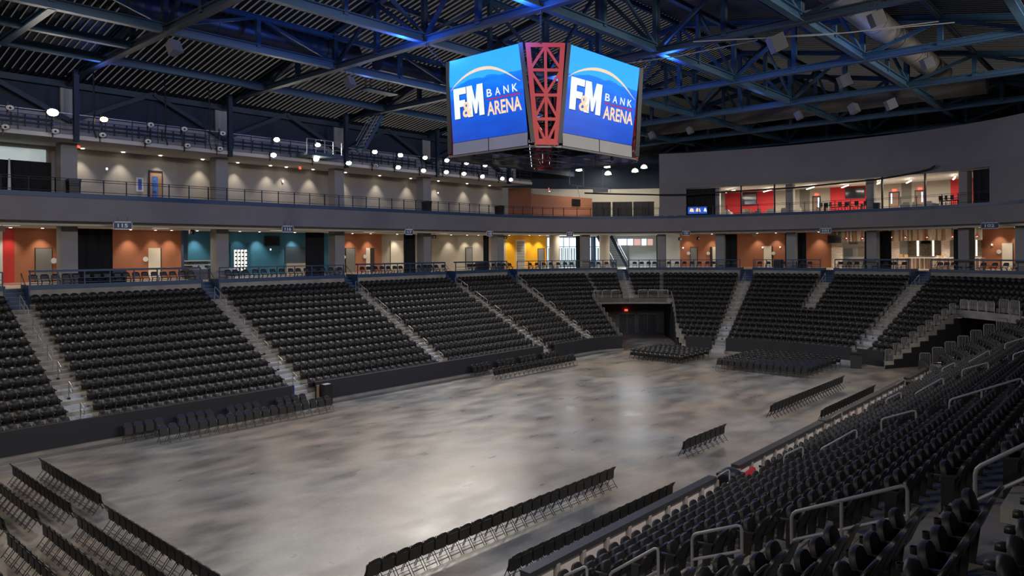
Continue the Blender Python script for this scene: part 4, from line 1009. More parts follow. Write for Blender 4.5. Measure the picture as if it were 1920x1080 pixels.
# catwalk stair and platform
st = thing('catwalk_stair', 'steel stair with railings rising from the catwalk to the roof walkway', 'stair', (43.0, 50.2, 17.3))
pb, ptp = on_Y(668, 285, 50.2), on_Y(725, 183, 50.2)
for dy in (0.0, 1.0):
    wpart('stringer', MB().bar((pb.x, pb.y - dy, pb.z), (ptp.x, ptp.y - dy, ptp.z), 0.06, 0.28), M_TRUSS, st)
    for hh in (0.55, 0.95): wpart('handrail', MB().tube([(pb.x, pb.y - dy, pb.z + hh), (ptp.x, ptp.y - dy, ptp.z + hh)], 0.03, 6), M_RAILG, st)
for i in range(15): q = pb.lerp(ptp, (i + 0.5) / 15); wpart('tread', MB().box((q.x, q.y - 0.5, q.z), (0.3, 0.95, 0.05)), M_RAILG, st)
pl = thing('catwalk_platform', 'railed steel platform projecting from the catwalk beside the stair', 'platform', (37.5, 50.2, 16.9))
xa, xb = on_Y(575, 290, 49.6).x, on_Y(640, 285, 49.6).x; zp = on_Y(610, 291, 49.6).z
wpart('deck', MB().box(((xa + xb) / 2, 50.3, zp), (xb - xa, 1.6, 0.22)), M_TRUSS, pl)
for z in (0.45, 0.8, 1.15): wpart('rail', MB().tube([(xa, 49.55, zp + z), (xb, 49.55, zp + z)], 0.03, 6), M_RAILG, pl)
for i in range(5): x = xa + (xb - xa) * i / 4; wpart('post', MB().bar((x, 49.55, zp), (x, 49.55, zp + 1.17), 0.05, 0.05, (1, 0, 0)), M_RAILG, pl)
wk = thing('roof_walkway', 'short roof walkway with wooden ladder frames above the stair', 'walkway', (44, 47.9, 21.5))
p0_, p1_ = on_Z(682, 166, 21.45), on_Z(740, 178, 21.45)
wpart('deck', MB().bar(p0_, p1_, 1.0, 0.12), M_TRUSS, wk)
M_WOODF = mat('wood_frame', (0.35, 0.16, 0.08), 0.7)
for f_ in (0.05, 0.78):
    for g_ in (0.0, 0.16): q = p0_.lerp(p1_, f_ + g_); wpart('frame_post', MB().bar(q, q + Vector((0, 0, 0.95)), 0.08, 0.08, (1, 0, 0)), M_WOODF, wk)
    for z in (0.3, 0.6, 0.9): wpart('frame_rung', MB().bar(p0_.lerp(p1_, f_) + Vector((0, 0, z)), p0_.lerp(p1_, f_ + 0.16) + Vector((0, 0, z)), 0.05, 0.05), M_WOODF, wk)
# ================================================================ ROOF: speakers and ducts
M_SPK = mat('speaker_grey', (0.10, 0.10, 0.115), 0.7); M_SPKD = mat('speaker_dark', (0.03, 0.03, 0.035), 0.7)
for n_, (u, v, s_, yw, lab) in enumerate(((325, 90, 1.0, 0.3, 'grey roof speaker at the upper left, above the catwalk'), (655, 155, 0.9, 0.2, 'roof speaker left of the scoreboard beside the roof walkway'), (1455, 82, 1.25, 0.9, 'dark roof speaker under the blue truss right of the scoreboard'), (1642, 36, 0.95, 0.9, 'highest roof speaker, at the top edge in front of the brown duct'),
                                   (1737, 119, 0.9, 0.9, 'roof speaker under the lower end of the brown duct'), (1582, 152, 1.1, 0.8, 'blue-lit roof speaker in the middle of the right roof'), (1600, 204, 1.05, -0.3, 'pale grey roof speaker hanging below the right trusses'), (1669, 196, 1.1, 0.8, 'roof speaker just right of the pale grey one'),
                                   (1497, 217, 0.9, 0.1, 'square roof speaker above the middle of the end wall'), (1293, 245, 0.85, 0.1, 'small tilted roof speaker right of the scoreboard'), (1222, 254, 0.9, 0.1, 'small roof speaker tucked beside the scoreboard edge'))):
    p = on_Z(u, v, 20.35); t = thing('roof_speaker', lab, 'speaker', p, 0, 'speakers hung in the roof')
    R = Matrix.Rotation(yw, 4, 'Z') @ Matrix.Rotation(rad(-24), 4, 'X'); s_ *= 0.34
    part('cabinet', MB().hexa([(-s_, -s_ * .8, -s_), (s_, -s_ * .8, -s_), (s_ * .6, s_ * .8, -s_), (-s_ * .6, s_ * .8, -s_), (-s_, -s_ * .8, s_), (s_, -s_ * .8, s_), (s_ * .6, s_ * .8, s_), (-s_ * .6, s_ * .8, s_)]).xf(R), M_SPKD if n_ in (2, 3, 4, 5) else M_SPK, t)
    part('grille', MB().box((0, -s_ * .82, 0), (s_ * 1.9, 0.03, s_ * 1.9)).xf(R), M_SPK, t)
    m = MB()
    for dx in (-0.3, 0.3): m.tube([(dx, 0, 0.4), (dx, 0, ZT - p.z)], 0.02, 5)
    part('hanger', m, M_DKMET, t)
M_DUCT = mat('duct_metal', (0.045, 0.055, 0.085), 0.4, 0.5, noise=0.2, nscale=0.7); M_DUCT2 = mat('duct_brown', (0.14, 0.125, 0.115), 0.6, 0.2, noise=0.2, nscale=0.7)
def duct(x0_, x1_, y, z, r, lab, m_, n=6):
    t = thing('air_duct', lab, 'air duct', ((x0_ + x1_) / 2, y, z), 0, 'round air ducts in the roof')
    wpart('duct_pipe', MB().tube([(x0_, y, z), (x1_, y, z)], r, 20), m_, t, True)
    for i in range(n + 1): x = x0_ + (x1_ - x0_) * i / n; wpart('collar', MB().tube([(x - 0.06, y, z), (x + 0.06, y, z)], r * 1.04, 20), m_, t, True)
    wpart('support_wire', MB().tube([(x0_, y, z + r), (x1_, y, z + r)], 0.02, 4), M_RAILG, t)
duct(15, 29.5, 40.6, 22.75, 0.72, 'large round blue duct high at the upper left of the roof', M_DUCT); duct(31.5, 42, 40.6, 22.75, 0.6, 'second round duct running behind the scoreboard', M_DUCT)
p = on_Z(1740, 120, 22.6); duct(28, 62, p.y, 22.6, 0.75, 'round brown duct between the trusses at the upper right', M_DUCT2, 8)
p = on_Z(1600, 200, 22.0); m = MB(); m.tube([(66, 10, 22.2), (66, 40, 22.2)], 0.8, 18); one('air_duct', m, M_DUCT2, 'brown cross duct above the far end wall', 'air duct', 'round air ducts in the roof', True)
for i, (a, b) in enumerate((((1300, 78), (1790, 42)), ((1440, 70), (1760, 40)), ((1130, 125), (1420, 75)))):
    pa, pb_ = on_Z(*a, 21.0), on_Z(*b, 21.0); one('roof_cable', MB().tube([pa, pa.lerp(pb_, 0.5) - Vector((0, 0, 0.15)), pb_], 0.03, 5), M_RAILG, f'thin cable strung under the right-hand trusses, {ORD[i + 1]} of three', 'cable')
# ================================================================ SECTION SIGNS
M_SGN = mat('sign_navy', (0.03, 0.05, 0.10), 0.5); M_SGT = mat('sign_teal', (0.06, 0.16, 0.16), 0.5); M_SGW = mat('sign_white', (0.7, 0.74, 0.78), 0.5)
for s, u, v, wpx in (('115', 230, 423, 26), ('116', 539.5, 429.5, 19), ('117', 767, 435, 15), ('118', 918, 438, 12), ('119', 1068.5, 439.5, 12.5), ('120', 1286.5, 437.5, 14.5), ('101', 1548, 432.5, 18), ('102', 1856, 423, 20)):
    x, y, z, tt = on_ring(u, v, OF - 0.42); _, _, nx, ny = path(tt, OF); d = x * CT + y * ST
    nv = (Vector((-nx, -ny, 0)) * 0.35 + Vector((-x, -y, 0)).normalized() * 0.65).normalized(); nx, ny = -nv.x, -nv.y
    right = Vector((ny, -nx, 0)); ppm = F / d * max(0.35, abs(right.x * ST - right.y * CT)); W = wpx / ppm; Hh = 13 / 26 * W if s != '115' else 0.5 * W
    Hh = 0.46
    c = Vector((x, y, z)); N = Vector((-nx, -ny, 0))
    t = thing('section_sign', f'{"teal" if s == "101" else "navy"} hanging section sign reading {s}', 'sign', c, 0, 'section number signs')
    up = Vector((0, 0, 1)); P_ = lambda a, b, dd: c + right * a + up * b + N * dd
    def plate(w_, h_, d0, d1): return MB().hexa([P_(-w_, -h_, d0), P_(w_, -h_, d0), P_(w_, -h_, d1), P_(-w_, -h_, d1), P_(-w_, h_, d0), P_(w_, h_, d0), P_(w_, h_, d1), P_(-w_, h_, d1)])
    wpart('border', plate(W / 2, Hh / 2 - 0.03, 0.0, 0.05).hexa([P_(-W / 2 + .07, -Hh / 2 - .03, 0), P_(W / 2 - .07, -Hh / 2 - .03, 0), P_(W / 2 - .07, -Hh / 2 - .03, .05), P_(-W / 2 + .07, -Hh / 2 - .03, .05), P_(-W / 2 + .07, Hh / 2 + .03, 0), P_(W / 2 - .07, Hh / 2 + .03, 0), P_(W / 2 - .07, Hh / 2 + .03, .05), P_(-W / 2 + .07, Hh / 2 + .03, .05)]), M_SGW, t)
    wpart('plate', plate(W / 2 - 0.035, Hh / 2 - 0.035, 0.02, 0.07), M_SGT if s == '101' else M_SGN, t)
    text_obj(t, s, M_SGW, P_(-W * 0.27, -Hh * 0.27, 0.08), right, up, W * 0.54, Hh * 0.54, bold=0.03, depth=0.0)
    wpart('bracket', MB().bar(P_(0, 0.17, 0.01), P_(0, 0.17, -0.75), 0.05, 0.05), M_DKMET, t)
    wpart('hanger', MB().bar(P_(-W / 4, Hh / 2, 0.02), P_(-W / 4, Hh / 2 + 0.3, 0.02), 0.02, 0.02).bar(P_(W / 4, Hh / 2, 0.02), P_(W / 4, Hh / 2 + 0.3, 0.02), 0.02, 0.02), M_DKMET, t)
# ================================================================ DRAPES
def drape(u0, u1, lab, off=15.0, z0=ZC + 0.02, z1=ZF0 - 0.32, fold=0.10, slant=0.0, pts=None, grp='black drapes', m_=None):
    if pts is None:
        a, b = ring_hit(u0, off), ring_hit(u1, off); A, B = Vector((a[0], a[1], 0)), Vector((b[0], b[1], 0))
    else: A, B = pts
    d = (B - A); L = d.length; d.normalize(); N = Vector((d.y, -d.x, 0)); n = max(6, int(L / 0.09)); m = MB(); ph = random.uniform(0, 6)
    P_ = []
    for i in range(n + 1):
        s = L * i / n; P_.append((A + d * s, (sin(s * 9 + ph) + 0.5 * sin(s * 17 + 2 * ph)) * fold * 0.6))
    for (p, a_), (q, b_) in zip(P_[:-1], P_[1:]):
        m.quad(p + N * a_ + Vector((0, 0, z0)), q + N * b_ + Vector((0, 0, z0)), q + N * b_ * 0.7 + Vector((0, 0, z1)), p + N * a_ * 0.7 + Vector((0, 0, z1)))
    o = one('drape', m, m_ or M_DRAPE, lab, 'drape', grp)
    md = o.modifiers.new('thick', 'SOLIDIFY'); md.thickness = 0.02
    return o
for u0, u1, lab in ((136, 211, 'wide black drape beside the left column under sign 115'), (573, 607, 'black drape left of the column between blue wall and orange wall'), (757, 778, 'black drape under sign 117'), (801, 809.5, 'narrow black drape just right of the 117 column'),
                    (907, 917, 'narrow black drape under sign 118'), (936.5, 938.5, 'sliver of black drape right of the 118 column'), (1358.5, 1382, 'black drape right of the first end column, beside orange wall'), (1472, 1476, 'sliver of black drape left of the second end column'), (1494.5, 1511.5, 'black drape left of the sign 101 orange wall'),
                    (1621.5, 1627, 'narrow black drape left of the third end column'), (1647, 1671, 'black drape at the left end of the bar'), (1787.5, 1802, 'black drape at the right end of the bar')):
    drape(u0, u1, lab, 14.2 if u0 > 1000 else 14.6)
drape(1080, 1091, 'dark drape left of the lobby column under sign 119', 15.0, m_=mat('drape_teal', (0.012, 0.03, 0.035), 0.9)); drape(1231, 1235.5, 'thin dark drape left of the lobby end column', 13.6); drape(1246.5, 1249, 'thin dark drape right of the lobby end column', 13.6)
# ================================================================ CONCOURSE: railings, chairs, doors
def crail(t0, t1, lab, solid=True):
    o = OC + 0.02; root = thing('concourse_railing', lab, 'railing', P3((t0 + t1) / 2, o, ZC), 0, 'concourse railings')
    wpart('drink_rail', ringbox(MB(), t0, t1, o - 0.06, o + 0.3 if solid else o + 0.06, 8.42, 8.5 if not solid else 8.55), M_NAVY, root)
    for z in (7.98, 7.72): wpart('rail', ringbox(MB(), t0, t1, o - 0.02, o + 0.02, z, z + 0.04), M_NAVY, root)
    Lr = sum(sqrt((path(a, o)[0] - path(b, o)[0]) ** 2 + (path(a, o)[1] - path(b, o)[1]) ** 2) for a, b in zip(tlist(t0, t1)[:-1], tlist(t0, t1)[1:]))
    n = max(1, round(Lr / 1.5))
    for i in range(n + 1):
        q = P3(t0 + (t1 - t0) * i / n, o, 0); wpart('post', MB().box((q[0], q[1], 7.98), (0.07, 0.07, 1.0)), M_NAVY, root)
def T(u, off=OC): return ring_hit(u, off)[4]
RL = ['left of section 115 stair', 'above section 115', 'above section 116', 'above section 117', 'above section 118', 'above section 119', 'left of the balcony stair', 'right of the balcony stair', 'above section 120', 'above section 101', 'right part above section 101', 'above section 102']
eds = [-14.0] + [v for t in stairs_t[:9] for v in (tstep(t, 12, -0.72), tstep(t, 12, 0.72))] + [TR0 + 22]
names = ['left of section 115', 'above section 115', 'above section 116', 'above section 117', 'above section 118', 'from section 119 to the balcony stair', 'from the balcony stair to section 120', 'above the left part of section 101', 'above the right part of section 101', 'above section 102']
for i, (a, b) in enumerate(zip(eds[0::2], eds[1::2])): crail(a, b, f'navy concourse railing {names[i]}', i in (1, 3, 4, 8, 9))
# stair-side hand rails
for i, t in enumerate(stairs_t[:9]):
    m = MB(); tt = tstep(t, 12, 0.62); a, b = Vector(P3(tt, OC - 0.1, tread(13))), Vector(P3(tt, OS, ZC))
    m.tube([a + Vector((0, 0, .2)), a + Vector((0, 0, 0.85)), b + Vector((0, 0, 0.95)), b], 0.025, 6); one('stair_rail', m, M_NAVY, f'navy rail of the short blue steps, {AN[i]}', 'handrail', 'rails of the short blue steps')
def cc_shapes():
    s, b_, fr = MB(), MB(), MB()
    s.box((0, -0.16, 0.45), (0.44, 0.42, 0.05)); b_.prism([(-0.22, 0.08, 0.55), (0.22, 0.08, 0.55), (0.23, 0.10, 0.78), (0.15, 0.11, 0.86), (-0.15, 0.11, 0.86), (-0.23, 0.10, 0.78)], (0, 0.04, 0.01))
    for x in (-0.22, 0.22): fr.bar((x, 0.12, 0.8), (x, -0.3, 0), 0.03, 0.03); fr.bar((x, -0.3, 0.43), (x, 0.22, 0), 0.03, 0.03)
    fr.bar((-0.22, -0.2, 0.16), (0.22, -0.2, 0.16), 0.025, 0.025)
    return s, b_, fr
sh = cc_shapes(); v_, f_, i_ = [], [], []
for j, mm in enumerate(sh): b = len(v_); v_ += mm.v; f_ += [tuple(b + q for q in f) for f in mm.f]; i_ += [0 if j < 2 else 1] * len(mm.f)
cme = bpy.data.meshes.new('concourse_chair'); cme.from_pydata(v_, [], f_); cme.materials.append(mat('chair_navy', (0.02, 0.024, 0.035), 0.5)); cme.materials.append(M_DKMET); cme.polygons.foreach_set('material_index', i_); cme.update()
CR = [('behind the railing above section 115', (62, 84, 104, 124, 144, 163, 183, 202, 221, 237, 255, 272, 290, 307, 324, 341, 358)), ('behind the railing above section 116', (428, 442, 461, 479, 495, 512, 529, 546, 560, 575, 590, 606, 621, 638)), ('behind the railing above section 117', (680, 692, 705, 717, 729, 741, 752, 764, 775, 786, 797, 808, 819, 832)),
      ('behind the railing above section 118', (880, 886, 892, 899, 906, 916, 926, 936, 946, 956)), ('behind the railing above section 119', (994, 1007, 1020, 1033, 1047, 1060, 1072)), ('behind the railing left of the balcony stair', (1110, 1122, 1137, 1150)), ('behind the railing right of the balcony stair', (1190, 1203, 1216, 1227)),
      ('behind the railing above section 120', (1254, 1269, 1283, 1297, 1311, 1326, 1338, 1352, 1365, 1378)), ('behind the railing above left section 101', (1424, 1440, 1456, 1470, 1490, 1504, 1518)), ('behind the railing above right section 101', (1576, 1592, 1606, 1622, 1642, 1660, 1676, 1695)), ('behind the railing above section 102', (1762, 1774, 1787, 1800, 1818, 1843, 1864, 1885, 1905))]
for tx, us in CR:
    for i, u in enumerate(us):
        h = ring_hit(u, OC + 0.98); n = len(us); pos = f'{ORD[i + 1]} from the left' if i < n / 2 else f'{ORD[n - i]} from the right'
        o = bpy.data.objects.new('concourse_chair', cme); COL.objects.link(o); o.location = (h[0], h[1], ZC); o.rotation_euler = (0, 0, atan2(h[3], h[2]) - pi / 2 + random.uniform(-0.08, 0.08))
        tag(o, f'dark chair {tx}, {pos}', 'chair', 'chairs along the concourse railings')
def wallbox(u0, v0, u1, v1, off, depth, mt, name=None, lab=None, cat=None, kind=None, zb=None, grp=None, out=0.0):
    """a box on the ring wall at OFF covering the pixel box, DEPTH thick towards the arena"""
    a, b = on_ring(u0, v0, off), on_ring(u1, v1, off); za = a[2]; z0 = zb if zb is not None else on_ring(u0, v1, off)[2]
    A, B = Vector((a[0], a[1], 0)), Vector((b[0], b[1], 0)); d = (B - A).normalized(); N = Vector((d.y, -d.x, 0))
    if N.dot(Vector((-a[0], -a[1], 0))) < 0: N = -N
    m = MB(); z_ = Vector((0, 0, 1)); o_ = N * out
    m.hexa([A + o_ + z_ * z0, B + o_ + z_ * z0, B + o_ + N * depth + z_ * z0, A + o_ + N * depth + z_ * z0, A + o_ + z_ * za, B + o_ + z_ * za, B + o_ + N * depth + z_ * za, A + o_ + N * depth + z_ * za])
    if name is None: return m, (A, B, N, z0, za)
    if kind: return struct(name, m, mt, lab)
    return one(name, m, mt, lab, cat, grp)
M_LITD = mat('lit_doorway', (0.62, 0.56, 0.45), 0.7, emit=(1, 0.85, 0.6), estr=0.06)
nd = 0
for u0, v0, u1, m_ in ((66, 466, 97, M_DOORG), (418, 467, 428, M_DOORG), (648, 466, 665, M_DOORG), (1009, 467, 1020, M_DOORG), (1295, 464.5, 1307.5, M_DOORG), (873, 465, 885, M_DOORG)):
    nd += 1; f_ = wallbox(u0 - 1, v0 - 1, u1 + 1, 530, OB, 0.05, M_DKMET, f'door_{nd}', kind=True, zb=ZC); q = wallbox(u0, v0, u1, 530, OB, 0.09, m_, zb=ZC)[0].build('door_leaf', m_, f_)
for u0, v0, u1, du in ((278, 465, 301, 303), (686, 465, 694, 702), (1336, 463, 1344, 1331), (1432, 461.5, 1447, 1450), (1879, 456, 1899, 1901), (732, 451, 756, 731)):
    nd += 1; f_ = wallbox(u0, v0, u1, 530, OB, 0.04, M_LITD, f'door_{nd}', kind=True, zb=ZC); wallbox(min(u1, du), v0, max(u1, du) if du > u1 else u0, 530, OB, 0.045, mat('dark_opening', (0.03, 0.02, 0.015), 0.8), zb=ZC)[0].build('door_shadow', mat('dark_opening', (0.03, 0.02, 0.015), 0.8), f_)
# restroom signs, clocks and strobes
for i, (u, v, lab) in enumerate(((101, 489, 'round restroom sign beside the grey door at far left'), (273, 486, 'round restroom sign left of the lit doorway under 115'), (645, 482, 'round restroom sign on the orange wall left of the grey door'), (684, 481, 'round restroom sign left of the lit doorway under 117'), (1291, 475, 'round restroom sign left of the grey door under 120'), (1328, 475, 'round restroom sign left of the dark doorway'), (1450, 475, 'round restroom sign right of the orange doorway'), (1873, 472, 'round restroom sign left of the doorway under 102'))):
    x, y, z, tt = on_ring(u, v, OB - 0.08); _, _, nx, ny = path(tt, OB); R = Matrix.Translation((x, y, z)) @ Matrix.Rotation(atan2(ny, nx) + pi / 2, 4, 'Z') @ Matrix.Rotation(pi / 2, 4, 'X')
    t = thing('restroom_sign', lab, 'sign', (x, y, z), 0, 'round restroom signs'); wpart('disc', MB().lathe([(0.0, -0.01), (0.22, -0.01), (0.22, 0.02), (0, 0.02)], n=16).xf(R), M_WHITE, t); wpart('symbol', MB().lathe([(0.17, 0.022), (0.0, 0.024)], n=14).xf(R), mat('sign_brown', (0.2, 0.12, 0.1), 0.6), t); wpart('figure', MB().box((0, 0.0, 0.028), (0.06, 0.2, 0.006)).xf(R), M_WHITE, t)
for i, (u, v, off, lab) in enumerate(((507, 468, OB, 'small white strobe under the blue wall TV'), (1281, 465, OB, 'small white strobe at the left of the 120 wall'), (1430, 464, OB, 'small strobe left of the orange doorway'), (1463, 463.5, OB, 'small strobe right of the orange doorway'), (1860, 459, OB, 'white strobe on the orange wall under 102'), (200, 317, None, 'white strobe on the gallery wall above the wall sign'), (530, 340, None, 'strobe on the gallery wall in the third bay'), (821, 362, None, 'strobe on the gallery wall right of the open door'))):
    if off: x, y, z, tt = on_ring(u, v, off - 0.05); yw = atan2(path(tt, off)[3], path(tt, off)[2])
    else: q = on_Y(u, v, YG - 0.05); x, y, z = q; yw = pi / 2
    t = thing('wall_strobe', lab, 'strobe', (x, y, z), yw - pi / 2, 'wall strobes'); part('box', MB().box((0, 0, 0), (0.16, 0.08, 0.22)), M_WHITE, t); part('lens', MB().box((0, -0.05, 0.02), (0.08, 0.03, 0.08)), M_GLOW, t)
# TVs
def tv(u0, v0, u1, v1, off, lab, m_=M_TV):
    m, (A, B, N, z0, z1) = wallbox(u0, v0, u1, v1, off, 0.1, None); t = thing('tv', lab, 'television', (A + B) / 2 + Vector((0, 0, z0)), 0, 'wall televisions'); wpart('housing', m, M_DKMET, t)
    e_ = Vector((0, 0, 0.05)); d = (B - A).normalized() * 0.04; q = N * 0.106
    wpart('screen', MB().quad(A + d + q + Vector((0, 0, z0)) + e_, B - d + q + Vector((0, 0, z0)) + e_, B - d + q + Vector((0, 0, z1)) - e_, A + d + q + Vector((0, 0, z1)) - e_), m_, t); return t
tv(495, 442, 524, 461, OB + 0.02, 'black television on the blue concourse wall'); t = tv(1552, 441, 1578, 456, 20.5, 'black television hanging at the left of the bar'); a = on_ring(1565, 441, 20.5); wpart('ceiling_pole', MB().bar((a[0], a[1], a[2] - 0.2), (a[0], a[1], ZF0 - 0.05), 0.06, 0.06, (1, 0, 0)), M_DKMET, t)
# blue wall details
wallbox(534, 462, 572, 494, OB, 0.06, mat('shutter_navy', (0.025, 0.045, 0.07), 0.5), 'serving_shutter', 'dark closed serving shutter in the blue wall', 'shutter'); wallbox(534, 494, 572, 513, OB, 0.35, mat('counter_front', (0.38, 0.35, 0.31), 0.6), 'serving_counter', 'pale counter below the dark serving shutter', 'counter', zb=ZC)
t = thing('vending_machine', 'lit display cooler with white shelves in the blue wall', 'cooler', (*on_ring(450, 480, OB)[:2], ZC))
wpart('cabinet', wallbox(431, 457, 470, 530, OB, 0.10, None, zb=ZC)[0], mat('cooler_blue', (0.02, 0.10, 0.18), 0.4), t)
for i in range(4):
    wpart('lit_column', wallbox(438 + i * 6.4, 468.5, 442.5 + i * 6.4, 508, OB, 0.14, None)[0], mat('cooler_light', (0.9, 0.85, 0.7), 0.5, emit=(1, 0.93, 0.78), estr=1.3), t)
    for j in range(5): wpart('shelf_stock', wallbox(439 + i * 6.4, 472 + j * 7.5, 442.2 + i * 6.4, 475 + j * 7.5, OB, 0.18, None)[0], mat('stock_dark', (0.08, 0.06, 0.05), 0.6), t)
wallbox(339.5, 422, 348, 530, OB - 0.6, 0.5, M_NAVYW, 'wall_pier', 'navy pier between orange and blue wall', kind='structure', zb=ZC)
# serving cart, stacked tables, trays
def table(u, v, off, w_, d_, lab, top=M_WHITE, z=ZC, hgt=0.74, legs=M_DKMET):
    x, y, _, tt = on_ring(u, v, off); n = path(tt, off); t = thing('folding_table', lab, 'table', (x, y, z), atan2(n[3], n[2]) - pi / 2); part('table_top', MB().box((0, 0, hgt), (w_, d_, 0.05)), top, t)
    for sx in (-1, 1):
        for sy in (-1, 1): part('leg', MB().bar((sx * w_ * .42, sy * d_ * .4, 0), (sx * w_ * .42, sy * d_ * .4, hgt), 0.04, 0.04, (1, 0, 0)), legs, t)
    return t
x, y, _, tt = on_ring(372, 510, OC + 2.3); n = path(tt, OC + 2.3); t = thing('serving_cart', 'grey serving cart beside the blue stair under the blue wall', 'cart', (x, y, ZC), atan2(n[3], n[2]) - pi / 2)
part('body', MB().box((0, 0, 0.55), (1.15, 0.6, 0.8)), mat('cart_grey', (0.13, 0.13, 0.135), 0.5), t); part('top', MB().box((0, 0, 0.97), (1.2, 0.65, 0.04)), M_WHITE, t)
for sx in (-0.5, 0.5): part('wheel', MB().lathe([(0.0, -0.03), (0.08, -0.03), (0.08, 0.03), (0, 0.03)], n=10).xf(Matrix.Translation((sx, -0.2, 0.08)) @ Matrix.Rotation(pi / 2, 4, 'X')), M_WHITE, t)
for i, (dx, lab) in enumerate(((-0.25, 'left white cup tray on the grey serving cart'), (0.28, 'right white cup tray on the grey serving cart'))):
    yw = atan2(n[3], n[2]) - pi / 2; q = Vector((x, y, ZC + 0.99)) + Matrix.Rotation(yw, 3, 'Z') @ Vector((dx, 0, 0)); t = thing('cup_tray', lab, 'tray', q, yw); part('tray', MB().box((0, 0, 0.03), (0.45, 0.4, 0.06)), M_WHITE, t)
    for j in range(3): part('cup', MB().lathe([(0.06, 0.06), (0.075, 0.22), (0, 0.22)], (-0.13 + 0.13 * j, 0, 0), 8), M_WHITE, t)
for i in range(4):
    x, y, _, tt = on_ring(370, 490, 20.0); n = path(tt, 20.0); t = thing('folded_table', f'{("lowest", "second", "third", "topmost")[i]} folded table of the stack before the blue wall', 'table', (x, y, ZC + 0.96 + 0.17 * i), atan2(n[3], n[2]) - pi / 2, 'stack of folded tables'); part('table_top', MB().box((0, 0, 0.05), (1.9, 0.75, 0.06)), M_WHITE if i % 2 else M_DKMET, t); part('folded_legs', MB().box((0, 0, -0.05), (1.6, 0.6, 0.08)), M_DKMET, t)
one('table_dolly', MB().box((x, y, ZC + 0.43), (1.9, 0.8, 0.86), 0.0), M_DKMET, 'dark dolly carrying the stack of folded tables', 'dolly')
x, y, _, tt = on_ring(438, 500, OC + 2.6); n = path(tt, OC); t = thing('cup_tray', 'white cup trays on the low table before the lit cooler', 'tray', (x, y, ZC + 0.80)); table(438, 500, OC + 2.6, 1.3, 0.6, 'dark low table before the lit cooler', M_WHITE)
part('tray', MB().box((0, 0, 0.03), (0.8, 0.4, 0.06)), M_WHITE, t)
for j in range(5): part('cup', MB().lathe([(0.06, 0.06), (0.075, 0.22), (0, 0.22)], (-0.3 + 0.15 * j, 0, 0), 8), M_WHITE, t)
for i, (u, lab) in enumerate(((222, 'dark cabinet top behind the chairs under the 115 drape'), (900, 'dark console box behind the 118 chairs'), (1460, 'dark counter left of the second end column'))): x, y, _, tt = on_ring(u, 500, OC + 2.2); n = path(tt, OC); one('side_cabinet', MB().box((x, y, ZC + 0.52), (0.9, 0.5, 1.04), atan2(n[3], n[2]) - pi / 2), mat('cabinet_dark', (0.03, 0.035, 0.045), 0.5), lab, 'cabinet')
# yellow alcove and lobby
t = thing('roller_shutter', 'grey slatted roller shutter in the yellow wall', 'shutter', (*on_ring(976, 480, OB)[:2], ZC)); wpart('frame', wallbox(967, 449.5, 985, 530, OB, 0.06, None, zb=ZC)[0], M_WHITE, t); m, _ = wallbox(968.5, 452, 983.5, 530, OB, 0.09, None, zb=ZC)
wpart('curtain', m, mat('shutter_grey', (0.40, 0.37, 0.33), 0.6), t)
for i in range(8): wpart('slat_line', wallbox(968.5, 455 + i * 5.2, 983.5, 456 + i * 5.2, OB, 0.10, None)[0], mat('slat_shadow', (0.22, 0.2, 0.18), 0.6), t)
nw = 0
for u0, u1 in ((1026, 1037), (1046, 1056), (1057.5, 1067), (1068.5, 1080), (1103, 1111), (1112.5, 1125)):
    for v0, v1 in ((446, 462), (463.5, 488)):
        nw += 1; wallbox(u0, v0, u1, v1, 30.0, 0.05, M_DAY, f'window_{nw}', kind='structure')
    for k_ in range(2):
        m, (A, B, N, z0, z1) = wallbox(u0 + (u1 - u0) * (0.12 + 0.45 * k_), 465, u0 + (u1 - u0) * (0.42 + 0.45 * k_), 500, 30.0, 0.10, None, zb=ZC); nd += 1; f_ = struct(f'door_{nd}', m, mat('lobby_door', (0.35, 0.42, 0.46), 0.4, emit=(0.6, 0.8, 0.9), estr=0.25))
for u0, u1 in ((1158, 1175), (1176.5, 1187), (1189, 1201), (1203, 1212), (1214, 1224)):
    nw += 1; wallbox(u0, 448, u1, 460, 28.0, 0.05, M_DAY if u0 not in (1189, 1214) else mat('brick_reflection', (0.5, 0.3, 0.28), 0.6, emit=(0.75, 0.45, 0.42), estr=0.7), f'window_{nw}', kind='structure')  # two panes carry a brick reflection painted into their glow
lamp('AREA', tuple(Vector(P3(T(1060, 26), 26, 11.0))), 420, COOLW, tuple(Vector(P3(T(1060, 20), 20, 7.4))), 3.0, name='lobby_daylight'); lamp('AREA', tuple(Vector(P3(T(1190, 24), 24, 11.2))), 420, COOLW, tuple(Vector(P3(T(1200, 22), 22, 7.4))), 3.0, name='lobby_daylight')
sw = thing('lobby_stair', 'dark blue lobby stair descending to the right behind the far corner', 'stair', (*on_ring(1150, 498, 24.0)[:2], ZC))
h0, h1 = on_ring(1133, 437, 25.0), on_ring(1164, 497, 22.5); a, b = Vector((h0[0], h0[1], 11.5)), Vector((h1[0], h1[1], ZC)); sd = Vector((CT, ST, 0))
q = Vector((ST, -CT, 0))
for g_ in (-0.55, 0.55): wpart('stringer', MB().bar(a + q * g_ * 1.6, b + q * g_ * 1.6, 0.12, 0.45), mat('stair_blue', (0.015, 0.05, 0.085), 0.5), sw); wpart('balustrade', MB().bar(a + q * g_ * 1.6 + Vector((0, 0, 0.9)), b + q * g_ * 1.6 + Vector((0, 0, 0.9)), 0.06, 0.06), M_RAILG, sw)
for i in range(18): c = a.lerp(b, (i + 0.5) / 18); wpart('tread', MB().bar(c - q * 0.9, c + q * 0.9, 0.3, 0.06), mat('stair_blue', (0.015, 0.05, 0.085), 0.5), sw)
